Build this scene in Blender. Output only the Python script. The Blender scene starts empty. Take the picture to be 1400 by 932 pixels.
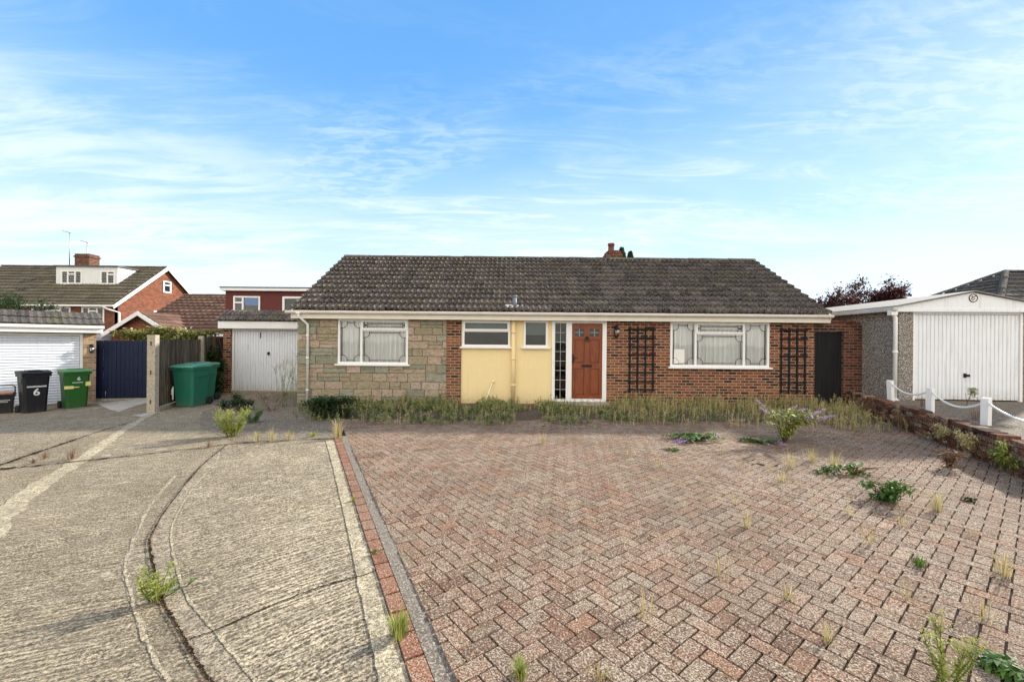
import bpy, math, random
from mathutils import Vector, Matrix, noise as mn
R = math.radians
rng = random.Random(11)
S = bpy.context.scene
COL = S.collection
F = 562.0; TH = R(0.5); CAMZ = 1.7

def sst(a, b, x):
    t = max(0, min(1, (x-a)/(b-a))); return t*t*(3-2*t)
def gz(X, Y): return -0.22*sst(-7.5, -13, X)*sst(2.5, 8.5, Y)
def at(px, py, Y):
    dx = (px-700)/F; dy = (466-py)/F; c, s = math.cos(TH), math.sin(TH)
    return Vector(((c*dx-s*dy)*Y, Y, CAMZ+(s*dx+c*dy)*Y))
def g(px, py):
    z = 0
    for _ in range(8):
        dx = (px-700)/F; dy = (466-py)/F; c, s = math.cos(TH), math.sin(TH)
        t = (z-CAMZ)/(s*dx+c*dy); X = (c*dx-s*dy)*t; z = gz(X, t)
    return (X, t)

# ------------------------------------------------------------------ materials
class NT:
    def __init__(s, name):
        s.m = bpy.data.materials.new(name); s.m.use_nodes = True
        s.t = s.m.node_tree; s.n = s.t.nodes; s.b = s.n['Principled BSDF']
        s.out = s.n['Material Output']
    def add(s, ty, **kw):
        n = s.n.new(ty)
        for k, v in kw.items(): setattr(n, k, v)
        return n
    def l(s, a, b): s.t.links.new(a, b)
    def sock(s, inp, v):
        if hasattr(v, 'links') or hasattr(v, 'is_linked'): s.l(v, inp)
        else: inp.default_value = v
    def obj(s): return s.add('ShaderNodeTexCoord').outputs['Object']
    def uv(s): return s.add('ShaderNodeTexCoord').outputs['UV']
    def mapping(s, vec, scale=(1,1,1), rot=(0,0,0), loc=(0,0,0)):
        n = s.add('ShaderNodeMapping'); s.l(vec, n.inputs[0])
        n.inputs['Scale'].default_value = scale; n.inputs['Rotation'].default_value = rot
        n.inputs['Location'].default_value = loc
        return n.outputs[0]
    def noise(s, vec, scale, detail=4, rough=.6, dist=0):
        n = s.add('ShaderNodeTexNoise'); s.l(vec, n.inputs['Vector'])
        n.inputs['Scale'].default_value = scale; n.inputs['Detail'].default_value = detail
        n.inputs['Roughness'].default_value = rough; n.inputs['Distortion'].default_value = dist
        return n.outputs['Fac']
    def voro(s, vec, scale, out='Distance', feature='F1'):
        n = s.add('ShaderNodeTexVoronoi', feature=feature); s.l(vec, n.inputs['Vector'])
        n.inputs['Scale'].default_value = scale; return n.outputs[out]
    def math(s, op, a, b=0, c=0, clamp=False):
        n = s.add('ShaderNodeMath', operation=op); n.use_clamp = clamp
        s.sock(n.inputs[0], a); s.sock(n.inputs[1], b); s.sock(n.inputs[2], c); return n.outputs[0]
    def ramp(s, fac, pts, interp='LINEAR'):
        n = s.add('ShaderNodeValToRGB'); r = n.color_ramp; r.interpolation = interp
        while len(r.elements) < len(pts): r.elements.new(.5)
        for e, (p, c) in zip(r.elements, pts):
            e.position = p; e.color = (c, c, c, 1) if isinstance(c, (int, float)) else (*c, 1)
        s.l(fac, n.inputs[0]); return n.outputs[0]
    def mix(s, fac, a, b, mode='MIX'):
        n = s.add('ShaderNodeMix', data_type='RGBA', blend_type=mode)
        s.sock(n.inputs[0], fac)
        for i, v in ((6, a), (7, b)):
            if isinstance(v, tuple): n.inputs[i].default_value = (*v, 1)
            else: s.l(v, n.inputs[i])
        return n.outputs[2]
    def attr(s, name='rnd'): return s.add('ShaderNodeAttribute', attribute_name=name).outputs['Fac']
    def bump(s, h, strength=.5, dist=.01):
        n = s.add('ShaderNodeBump'); n.inputs['Strength'].default_value = strength
        n.inputs['Distance'].default_value = dist; s.l(h, n.inputs['Height'])
        s.l(n.outputs[0], s.b.inputs['Normal']); return n
    def col(s, v):
        if isinstance(v, tuple): s.b.inputs['Base Color'].default_value = (*v, 1)
        else: s.l(v, s.b.inputs['Base Color'])
    def rough(s, v, spec=.3):
        s.sock(s.b.inputs['Roughness'], v); s.b.inputs['Specular IOR Level'].default_value = spec

def plain(name, c, rough=.6, var=.12, scale=6, spec=.3, bump=0, bscale=40, dirt=None, metal=0):
    t = NT(name); o = t.obj()
    n = t.noise(o, scale, 5, .65)
    lo = tuple(x*(1-var) for x in c); hi = tuple(min(1, x*(1+var)) for x in c)
    cc = t.ramp(n, [(.3, lo), (.7, hi)])
    if dirt:
        d = t.noise(o, dirt[1], 6, .75)
        cc = t.mix(t.ramp(d, [(dirt[2], 0), (min(1, dirt[2]+.14), dirt[3])]), cc, dirt[0])
    t.col(cc); t.rough(rough, spec); t.b.inputs['Metallic'].default_value = metal
    if bump: t.bump(t.noise(o, bscale, 4, .6), bump, .005)
    return t.m

def splash(name, c, rough, dirtc, top, amt, streak=.45, bump=0):
    t = NT(name); o = t.obj(); sp = t.add('ShaderNodeSeparateXYZ'); t.l(o, sp.inputs[0])
    n = t.noise(o, 5, 5, .7); cc = t.ramp(n, [(.3, tuple(x*.95 for x in c)), (.7, c)])
    g_ = t.math('SUBTRACT', 1, t.math('DIVIDE', sp.outputs['Z'], top), clamp=True)
    f = t.math('MULTIPLY', t.math('MULTIPLY', g_, g_), t.ramp(t.noise(o, 14, 6, .75), [(.35, .2), (.6, 1)]))
    cc = t.mix(t.math('MULTIPLY', f, amt), cc, dirtc)
    st = t.noise(t.mapping(o, scale=(16, 16, .8)), 1.2, 4, .6)
    cc = t.mix(t.ramp(st, [(.52, 0), (.72, amt*streak)]), cc, dirtc)
    sc = t.noise(o, 45, 5, .8); cc = t.mix(t.ramp(sc, [(.64, 0), (.70, amt*.6)]), cc, tuple(x*.6 for x in dirtc))
    t.col(cc); t.rough(rough, .3)
    if bump: t.bump(t.noise(o, 150, 4, .6), bump, .005)
    return t.m
def brick(name, cols, mortar, bw=.225, rh=.075, ms=.01, bump=.6, stain=.25):
    t = NT(name); uv = t.uv()
    wob = t.noise(uv, 9, 2)
    n = t.add('ShaderNodeTexBrick'); t.l(uv, n.inputs['Vector'])
    for k, v in (('Scale', 1), ('Mortar Size', ms), ('Mortar Smooth', .15), ('Bias', 0), ('Brick Width', bw), ('Row Height', rh)):
        n.inputs[k].default_value = v
    n.inputs['Color1'].default_value = (0,0,0,1); n.inputs['Color2'].default_value = (1,1,1,1)
    n.inputs['Mortar'].default_value = (.5,.5,.5,1)
    k = len(cols)
    pts = [((i+.5)/k, c) for i, c in enumerate(cols)]
    fac = t.math('ADD', n.outputs['Color'], t.math('MULTIPLY', t.math('SUBTRACT', t.noise(uv, 14, 3), .5), .35))
    bc = t.ramp(fac, pts)
    sp = t.noise(uv, 130, 3, .7)
    bc = t.mix(t.ramp(sp, [(.35, .55), (.55, 0)]), bc, tuple(x*.45 for x in cols[0]))
    bc = t.mix(t.ramp(t.noise(uv, 1.3, 4), [(.45, 0), (.75, stain)]), bc, (.09, .06, .05))
    mc = t.mix(t.noise(uv, 40, 3), tuple(x*.6 for x in mortar), tuple(min(1, x*1.3) for x in mortar))
    c = t.mix(n.outputs['Fac'], bc, mc)
    t.col(c); t.rough(.9, .2)
    h = t.math('SUBTRACT', t.math('MULTIPLY', sp, .35), n.outputs['Fac'])
    t.bump(h, bump, .012)
    return t.m

def concrete(name, base, ang=40.6, ridge=1.0, dark=1.0, contrast=1.0):
    t = NT(name); o = t.obj()
    m = t.mapping(o, rot=(0, 0, R(-ang)))
    sp = t.add('ShaderNodeSeparateXYZ'); t.l(m, sp.inputs[0])
    wv = t.noise(t.mapping(m, scale=(1.2, 5, 1)), 1.6, 4, .6)
    ph = t.math('ADD', t.math('MULTIPLY', sp.outputs['Y'], 2*math.pi/.042), t.math('MULTIPLY', wv, 22))
    w = t.math('MULTIPLY_ADD', t.math('SINE', ph), .5, .5)
    wpatch = t.ramp(t.noise(o, .9, 3), [(.35, .25), (.6, 1)])
    w = t.math('MULTIPLY', w, t.math('MULTIPLY', wpatch, ridge))
    fine = t.noise(t.mapping(m, scale=(.75, 1, 1)), 68, 4, .9)
    agg = t.voro(o, 70)
    blot = t.noise(o, 1.1, 5, .6)
    mid = t.noise(t.mapping(m, scale=(.6, 1, 1)), 14, 6, .85)
    f2 = t.math('ADD', fine, t.math('MULTIPLY', t.math('SUBTRACT', w, .55), .11 if ridge > 0 else 0.0))
    f2 = t.math('ADD', f2, t.math('MULTIPLY', t.math('SUBTRACT', mid, .5), .35))
    c = t.ramp(f2, [(.38, tuple(x*.10*dark for x in base)), (.47, tuple(x*.42 for x in base)), (.54, base), (.64, tuple(min(1, x*1.55) for x in base))])
    c = t.mix(t.ramp(t.noise(o, 3.0, 5, .7), [(.38, .35), (.55, 0)]), c, tuple(x*.4 for x in base))
    c = t.mix(t.ramp(blot, [(.35, .35), (.6, 0)]), c, (base[0]*.45, base[1]*.43, base[2]*.42))
    c = t.mix(t.ramp(t.noise(o, 2.3, 6, .8), [(.60, 0), (.68, .5)]), c, (.70, .63, .50))
    t.col(c); t.rough(.93, .15)
    h = t.math('ADD', t.math('MULTIPLY', w, .8), t.math('ADD', t.math('MULTIPLY', fine, .8), t.math('MULTIPLY', agg, .3)))
    t.bump(h, .75, .014)
    return t.m

def tiles(name, cols, lichen=(.42, .40, .36), lf=.5, moss=(.12, .12, .05)):
    t = NT(name); o = t.obj(); a = t.attr()
    k = len(cols)
    c = t.ramp(a, [(i/(k-1), x) for i, x in enumerate(cols)])
    n1 = t.noise(o, 55, 5, .75)
    c = t.mix(t.ramp(n1, [(.36, .85), (.5, 0)]), c, tuple(x*.25 for x in cols[0]))
    c = t.mix(t.ramp(t.noise(o, 38, 5, .75), [(.52, 0), (.62, lf)]), c, lichen)
    c = t.mix(t.ramp(t.noise(o, 1.7, 5, .7), [(.5, 0), (.7, .5)]), c, moss)
    t.col(c); t.rough(.95, .15); t.bump(n1, .7, .01)
    return t.m

def leafmat(name, cols, rough=.6, trans=.25):
    t = NT(name); a = t.attr(); k = len(cols)
    c = t.ramp(a, [(i/(k-1), x) for i, x in enumerate(cols)])
    t.col(c); t.rough(rough, .25)
    tr = t.add('ShaderNodeBsdfTranslucent'); t.l(c, tr.inputs[0])
    mx = t.add('ShaderNodeMixShader'); mx.inputs[0].default_value = trans
    t.l(t.b.outputs[0], mx.inputs[1]); t.l(tr.outputs[0], mx.inputs[2]); t.l(mx.outputs[0], t.out.inputs[0])
    return t.m

def glassmat(name, tint=(.75, .8, .82), refl=.1, obsc=False):
    t = NT(name); t.n.remove(t.b)
    tr = t.add('ShaderNodeBsdfTransparent'); tr.inputs[0].default_value = (*tint, 1)
    gl = t.add('ShaderNodeBsdfGlossy'); gl.inputs['Roughness'].default_value = .02 if not obsc else .25
    gl.inputs[0].default_value = (.9, .9, .9, 1)
    fr = t.add('ShaderNodeFresnel'); fr.inputs[0].default_value = 1.5
    f = t.math('ADD', fr.outputs[0], refl, clamp=True)
    wob = t.noise(t.obj(), 1.2 if not obsc else 60, 2)
    b = t.add('ShaderNodeBump'); b.inputs['Strength'].default_value = .06 if not obsc else .5; b.inputs['Distance'].default_value = .05 if not obsc else .004
    t.l(wob, b.inputs['Height']); t.l(b.outputs[0], gl.inputs['Normal'])
    mx = t.add('ShaderNodeMixShader'); t.l(f, mx.inputs[0]); t.l(tr.outputs[0], mx.inputs[1]); t.l(gl.outputs[0], mx.inputs[2])
    t.l(mx.outputs[0], t.out.inputs[0]); return t.m

M = {}
M['brick'] = brick('brick_front', [(.035,.014,.012), (.16,.045,.025), (.22,.06,.027), (.29,.098,.040), (.14,.035,.022), (.33,.13,.055)], (.36,.29,.21))
M['brickA'] = brick('brick_red_far', [(.10,.024,.015), (.22,.052,.027), (.31,.085,.038), (.15,.035,.02)], (.26,.17,.11), bw=.24, rh=.08, ms=.010)
M['brickY'] = brick('brick_buff', [(.28,.17,.10), (.45,.31,.18), (.50,.36,.22), (.38,.24,.14)], (.42,.36,.27))
M['brickD'] = brick('brick_dark', [(.05,.02,.018), (.15,.045,.03), (.26,.08,.045), (.10,.03,.022)], (.2,.16,.12))
M['white'] = plain('white_upvc', (.80,.80,.79), .35, .03, 3, .4, dirt=((.42,.38,.32), 5, .62, .35))
M['whitepaint'] = plain('white_paint', (.76,.76,.75), .5, .06, 2, .3, dirt=((.35,.33,.28), 4, .58, .3), bump=.1)
M['fascia'] = plain('fascia_cream', (.74,.70,.60), .5, .06, 3, .3, dirt=((.4,.35,.27), 7, .6, .3))
M['gutter'] = plain('gutter_white', (.80,.76,.72), .4, .05, 3, .35, dirt=((.4,.33,.27), 8, .6, .4))
M['yellow'] = plain('yellow_render', (.84,.68,.37), .85, .06, 1.5, .15, dirt=((.55,.43,.22), 3.5, .53, .5), bump=.25, bscale=150)
M['concp'] = plain('concrete_post', (.38,.34,.27), .95, .25, 30, .15, dirt=((.10,.09,.06), 18, .52, .7), bump=.6, bscale=60)
M['concsm'] = concrete('concrete_smooth', (.46,.385,.275), ang=40, ridge=0)
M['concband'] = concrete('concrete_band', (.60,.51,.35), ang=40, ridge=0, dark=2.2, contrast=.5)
M['conc'] = concrete('concrete_drive', (.50,.415,.285), ang=24, ridge=.8)
M['concslab'] = concrete('concrete_slab', (.53,.44,.305), ang=40.6, ridge=1.0)
M['concshade'] = concrete('concrete_shade', (.46,.38,.28), ang=10, ridge=.3)
M['concR'] = concrete('concrete_raised', (.47,.39,.29), ang=0, ridge=.1)
M['soil'] = plain('soil_joint', (.028,.020,.013), .98, .5, 60, .05, bump=.6, dirt=((.05,.06,.02), 8, .55, .7))
M['bed'] = plain('soil_bed', (.10,.075,.055), .98, .4, 14, .05, dirt=((.30,.25,.19), 60, .52, .8), bump=.9, bscale=70)
M['earth'] = plain('earth', (.14,.12,.07), .98, .4, 2, .05, bump=.5)
M['greyedge'] = plain('grey_edging', (.15,.125,.10), .95, .3, 20, .1, dirt=((.56,.50,.40), 75, .50, .9), bump=.8, bscale=80)
M['gravel'] = plain('gravel', (.5,.46,.38), .95, .2, 6, .1, dirt=((.12,.10,.07), 28, .5, .8), bump=.9, bscale=60)

M['garwhite'] = splash('garage_door_white', (.77,.80,.84), .42, (.36,.33,.27), .45, .7)
M['shutter'] = splash('shutter_white', (.72,.77,.84), .42, (.36,.34,.30), .35, .6)
M['yellow'] = splash('yellow_render', (.84,.68,.37), .85, (.42,.33,.18), .55, .75, streak=.14, bump=.25)
M['blackgate'] = splash('black_paint', (.008,.008,.010), .65, (.06,.05,.04), .5, .7)
KEEP = {k_: M[k_] for k_ in ('garwhite', 'shutter', 'yellow', 'blackgate')}
def pavermat(name, cols, lich=.80, lcol=(.62,.53,.40), sc=1.0):
    t = NT(name); o = t.obj(); a = t.attr(); k = len(cols)
    c = t.ramp(a, [(i/(k-1), x) for i, x in enumerate(cols)])
    n = t.noise(o, 105*sc, 3, .8)
    n2 = t.noise(o, 88*sc, 3, .8); big = t.noise(o, 1.6, 5, .75)
    per = t.math('MULTIPLY', t.math('FRACT', t.math('MULTIPLY', a, 37.7)), .05)
    f = t.math('MULTIPLY', t.ramp(t.math('ADD', t.math('ADD', n2, per), t.math('MULTIPLY', t.math('SUBTRACT', big, .5), .22)), [(.52, 0), (.60, lich)]), 1)
    c = t.mix(f, c, lcol)
    c = t.mix(t.ramp(n, [(.40, .92), (.49, 0)]), c, (.035, .022, .016))
    c = t.mix(t.ramp(t.noise(o, .8, 5, .7), [(.45, 0), (.72, .45)]), c, (.11, .085, .06))
    t.col(c); t.rough(.92, .15); t.bump(t.math('ADD', n, n2), .6, .006); return t.m
M['paver'] = pavermat('block_paving', [(.13,.068,.044), (.23,.115,.070), (.18,.11,.074), (.27,.13,.075), (.21,.14,.094), (.16,.082,.052), (.24,.14,.090)])
M['redstrip'] = pavermat('red_edging', [(.22,.085,.05), (.30,.12,.065), (.26,.10,.058)], .6)

M['tile'] = tiles('roof_tile', [(.030,.022,.020), (.085,.064,.055), (.05,.038,.033), (.14,.11,.095), (.065,.048,.042)], lf=.85)
M['tileA'] = tiles('roof_tile_olive', [(.11,.095,.068), (.18,.155,.11), (.14,.12,.086), (.23,.195,.14)], lichen=(.40,.36,.25), lf=.4)
M['tileB'] = tiles('roof_tile_brown', [(.12,.065,.05), (.19,.105,.08), (.15,.082,.062), (.24,.145,.11)], lichen=(.33,.27,.22), lf=.3)
M['tileG'] = tiles('roof_tile_dark', [(.05,.045,.045), (.10,.09,.085), (.07,.062,.058)], lf=.4)
M['teal'] = plain('bin_teal', (.014,.135,.085), .45, .15, 4, .4, dirt=((.15,.30,.24), 6, .6, .3))
M['teallid'] = plain('bin_teal_lid', (.10,.30,.20), .5, .15, 5, .4, dirt=((.35,.48,.40), 8, .56, .5))
M['green'] = plain('bin_green', (.018,.105,.016), .45, .12, 4, .4)
M['greenlid'] = plain('bin_green_lid', (.10,.25,.10), .5, .12, 4, .4)
M['black'] = plain('bin_black', (.009,.010,.014), .45, .2, 4, .4)
M['rubber'] = plain('rubber', (.02,.02,.02), .8, .1)
M['label'] = plain('label_yellow', (.72,.70,.25), .6, .1)
M['mark'] = plain('mark_white', (.75,.75,.75), .5, .02)
M['orange'] = plain('orange_waste', (.45,.18,.10), .7, .3, 20)
M['bluegate'] = plain('blue_paint', (.005,.011,.040), .6, .3, 5, .3, dirt=((.025,.03,.06), 12, .6, .5))
M['blackgate'] = plain('black_paint', (.006,.006,.008), .7, .2, 5, .15)
M['fence'] = None
t = NT('fence_wood'); o = t.obj(); a = t.attr()
st = t.noise(t.mapping(o, scale=(22, 22, 1.2)), 2, 5, .7)
c = t.mix(t.ramp(st, [(.35, 0), (.65, 1)]), (.022,.017,.013), (.26,.21,.15)); c = t.mix(t.math('MULTIPLY', a, .7), c, (.05,.038,.028)); t.col(c); t.rough(.9, .15); t.bump(st, .6, .01)
M['fence'] = t.m
t = NT('door_wood'); o = t.obj()
st = t.noise(t.mapping(o, scale=(30, 30, 1.5)), 2, 5, .65, .4)
t.col(t.ramp(st, [(.3, (.11,.026,.009)), (.5, (.20,.05,.016)), (.7, (.30,.085,.028))])); t.rough(.4, .4); M['door'] = t.m
M['trellis'] = plain('trellis_black', (.012,.010,.010), .8, .3)
M['iron'] = plain('black_iron', (.012,.012,.013), .45, .1)
M['brass'] = plain('dull_brass', (.12,.08,.04), .4, .1, metal=.6)
M['lead'] = plain('lead_came', (.06,.06,.065), .5, .1)
M['whitelead'] = plain('white_glazing_bar', (.55,.56,.55), .5, .1)
M['cladwhite'] = plain('white_cladding', (.74,.75,.74), .6, .05, 2, dirt=((.5,.5,.48), 3, .55, .3))
M['cladred'] = plain('dark_red_cladding', (.12,.025,.022), .6, .15, 4)
M['purplebr'] = plain('threshold_brick', (.20,.075,.055), .9, .2, 20)
M['stick'] = plain('pale_wood', (.80,.70,.48), .7, .1)
M['guttergrey'] = plain('gutter_weathered', (.50,.49,.46), .6, .15, 6, .2, dirt=((.25,.24,.21), 8, .5, .6))
M['felt'] = plain('roof_felt', (.12,.12,.12), .95, .2, 5)
M['corr'] = plain('cement_sheet', (.24,.225,.20), .9, .2, 5, dirt=((.15,.14,.10), 9, .55, .6), bump=.3)
M['metal'] = plain('aerial_metal', (.42,.42,.42), .5, .1, metal=.5)
M['dark'] = plain('room_dark', (.03,.03,.03), .9, .1)
M['room'] = plain('room_wall', (.12,.115,.10), .9, .1)
M['bark'] = plain('bark', (.09,.065,.045), .95, .3, 20, .1, bump=.5)
M['clay'] = plain('chimney_pot', (.17,.07,.045), .85, .15, 10)
M['paper'] = plain('paper_notice', (.75,.75,.72), .6, .03)
M['bluecloth'] = plain('blue_blind', (.05,.22,.60), .7, .1)
M['leadgrey'] = plain('grey_pipe', (.16,.18,.21), .5, .15)
M['mortarw'] = plain('white_mortar', (.7,.69,.66), .9, .1, 20)
M['shutter'] = plain('shutter_white', (.72,.77,.84), .4, .04, 3, .4)
M['garwhite'] = plain('garage_door_white', (.76,.79,.84), .4, .04, 2, .4, dirt=((.5,.5,.46), 2.5, .62, .3))
M['glass'] = glassmat('glass', (.97,.98,.98), refl=-.01)
M['glassd'] = glassmat('glass_side', (.35,.38,.36), .0)
M['obsc'] = glassmat('glass_obscure', (.7,.75,.75), .01, True)
t = NT('net_curtain'); o = t.obj()
t.col((.93,.93,.92)); t.rough(.9, .1)
tr = t.add('ShaderNodeBsdfTransparent'); mx = t.add('ShaderNodeMixShader'); mx.inputs[0].default_value = .93
t.l(tr.outputs[0], mx.inputs[1]); t.l(t.b.outputs[0], mx.inputs[2]); t.l(mx.outputs[0], t.out.inputs[0]); M['net'] = t.m
t = NT('blind'); t.col((.35,.40,.36)); t.rough(.9, .1); M['blind'] = t.m
M['green'] = splash('bin_green', (.018,.105,.016), .5, (.11,.13,.08), .3, .55)
M['black'] = splash('bin_black', (.009,.010,.014), .5, (.07,.065,.055), .3, .5)
M['teal'] = splash('bin_teal', (.014,.135,.085), .5, (.09,.14,.11), .35, .7)
for k_ in ('garwhite', 'shutter', 'yellow', 'blackgate'): M[k_] = KEEP[k_]
# pebbledash
t = NT('pebbledash'); o = t.uv()
v = t.add('ShaderNodeTexVoronoi'); t.l(o, v.inputs['Vector']); v.inputs['Scale'].default_value = 55
bw = t.add('ShaderNodeSeparateColor'); t.l(v.outputs['Color'], bw.inputs[0])
c = t.ramp(bw.outputs[0], [(0, (.07,.06,.055)), (.25, (.30,.26,.23)), (.6, (.50,.46,.41)), (.85, (.70,.66,.60)), (1, (.16,.12,.10))])
c = t.mix(t.ramp(v.outputs['Distance'], [(.3, 0), (.65, .8)]), c, (.10,.09,.08))
t.col(c); t.rough(.95, .15); t.bump(t.math('SUBTRACT', 1, v.outputs['Distance']), .8, .012); M['pebble'] = t.m
# reconstituted stone blocks
t = NT('stone_cladding'); o = t.obj(); a = t.attr()
c = t.ramp(a, [(0, (.38,.32,.22)), (.16, (.47,.37,.28)), (.32, (.28,.29,.215)), (.52, (.43,.36,.26)), (.68, (.34,.345,.265)), (.88, (.50,.40,.32))], 'CONSTANT')
nn = t.noise(t.mapping(o, scale=(1, 1, 2.2)), 14, 6, .7)
c = t.mix(t.ramp(nn, [(.36, .55), (.55, 0)]), c, (.11,.085,.06))
c = t.mix(t.ramp(t.noise(o, 60, 4, .7), [(.55, 0), (.7, .45)]), c, (.5,.43,.33))
t.col(c); t.rough(.93, .15); t.bump(nn, 1.0, .035); M['stone'] = t.m
M['stonemortar'] = plain('stone_mortar', (.33,.27,.20), .95, .15, 20)
# retaining wall
t = NT('old_wall'); o = t.obj(); a = t.attr()
c = t.ramp(a, [(0, (.06,.03,.022)), (.3, (.17,.075,.05)), (.6, (.27,.13,.085)), (.85, (.34,.27,.19)), (1, (.12,.07,.05))])
nn = t.noise(o, 30, 5, .75); c = t.mix(t.ramp(nn, [(.38, .85), (.52, 0)]), c, (.03,.022,.015))
c = t.mix(t.ramp(t.noise(o, 5, 5, .7), [(.55, 0), (.66, .7)]), c, (.36,.32,.22)); t.col(c); t.rough(.95, .1); t.bump(nn, .8, .02); M['oldwall'] = t.m

M['lf_straw'] = leafmat('straw', [(.24,.19,.08), (.50,.41,.18), (.68,.57,.31), (.22,.25,.08)])
M['lf_weed'] = leafmat('weed_green', [(.05,.085,.025), (.15,.21,.06), (.27,.31,.11), (.42,.40,.20)])
M['lf_yel'] = leafmat('yellow_green', [(.16,.21,.04), (.28,.32,.07), (.42,.42,.12)])
M['lf_green'] = leafmat('mid_green', [(.04,.09,.018), (.08,.16,.03), (.15,.25,.05)])
M['lf_dark'] = leafmat('dark_green', [(.012,.03,.010), (.03,.06,.018), (.055,.095,.03)])
M['lf_hedge'] = leafmat('hedge', [(.07,.09,.02), (.16,.18,.04), (.34,.32,.10), (.45,.42,.20)])
M['lf_purple'] = leafmat('copper_leaf', [(.03,.012,.014), (.085,.026,.026), (.15,.055,.04)])
M['flower'] = leafmat('buddleia_flower', [(.36,.20,.50), (.55,.36,.68), (.68,.52,.76)])
M['lf_dead'] = leafmat('dead_leaf', [(.16,.08,.05), (.30,.19,.11), (.10,.05,.04)])

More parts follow.
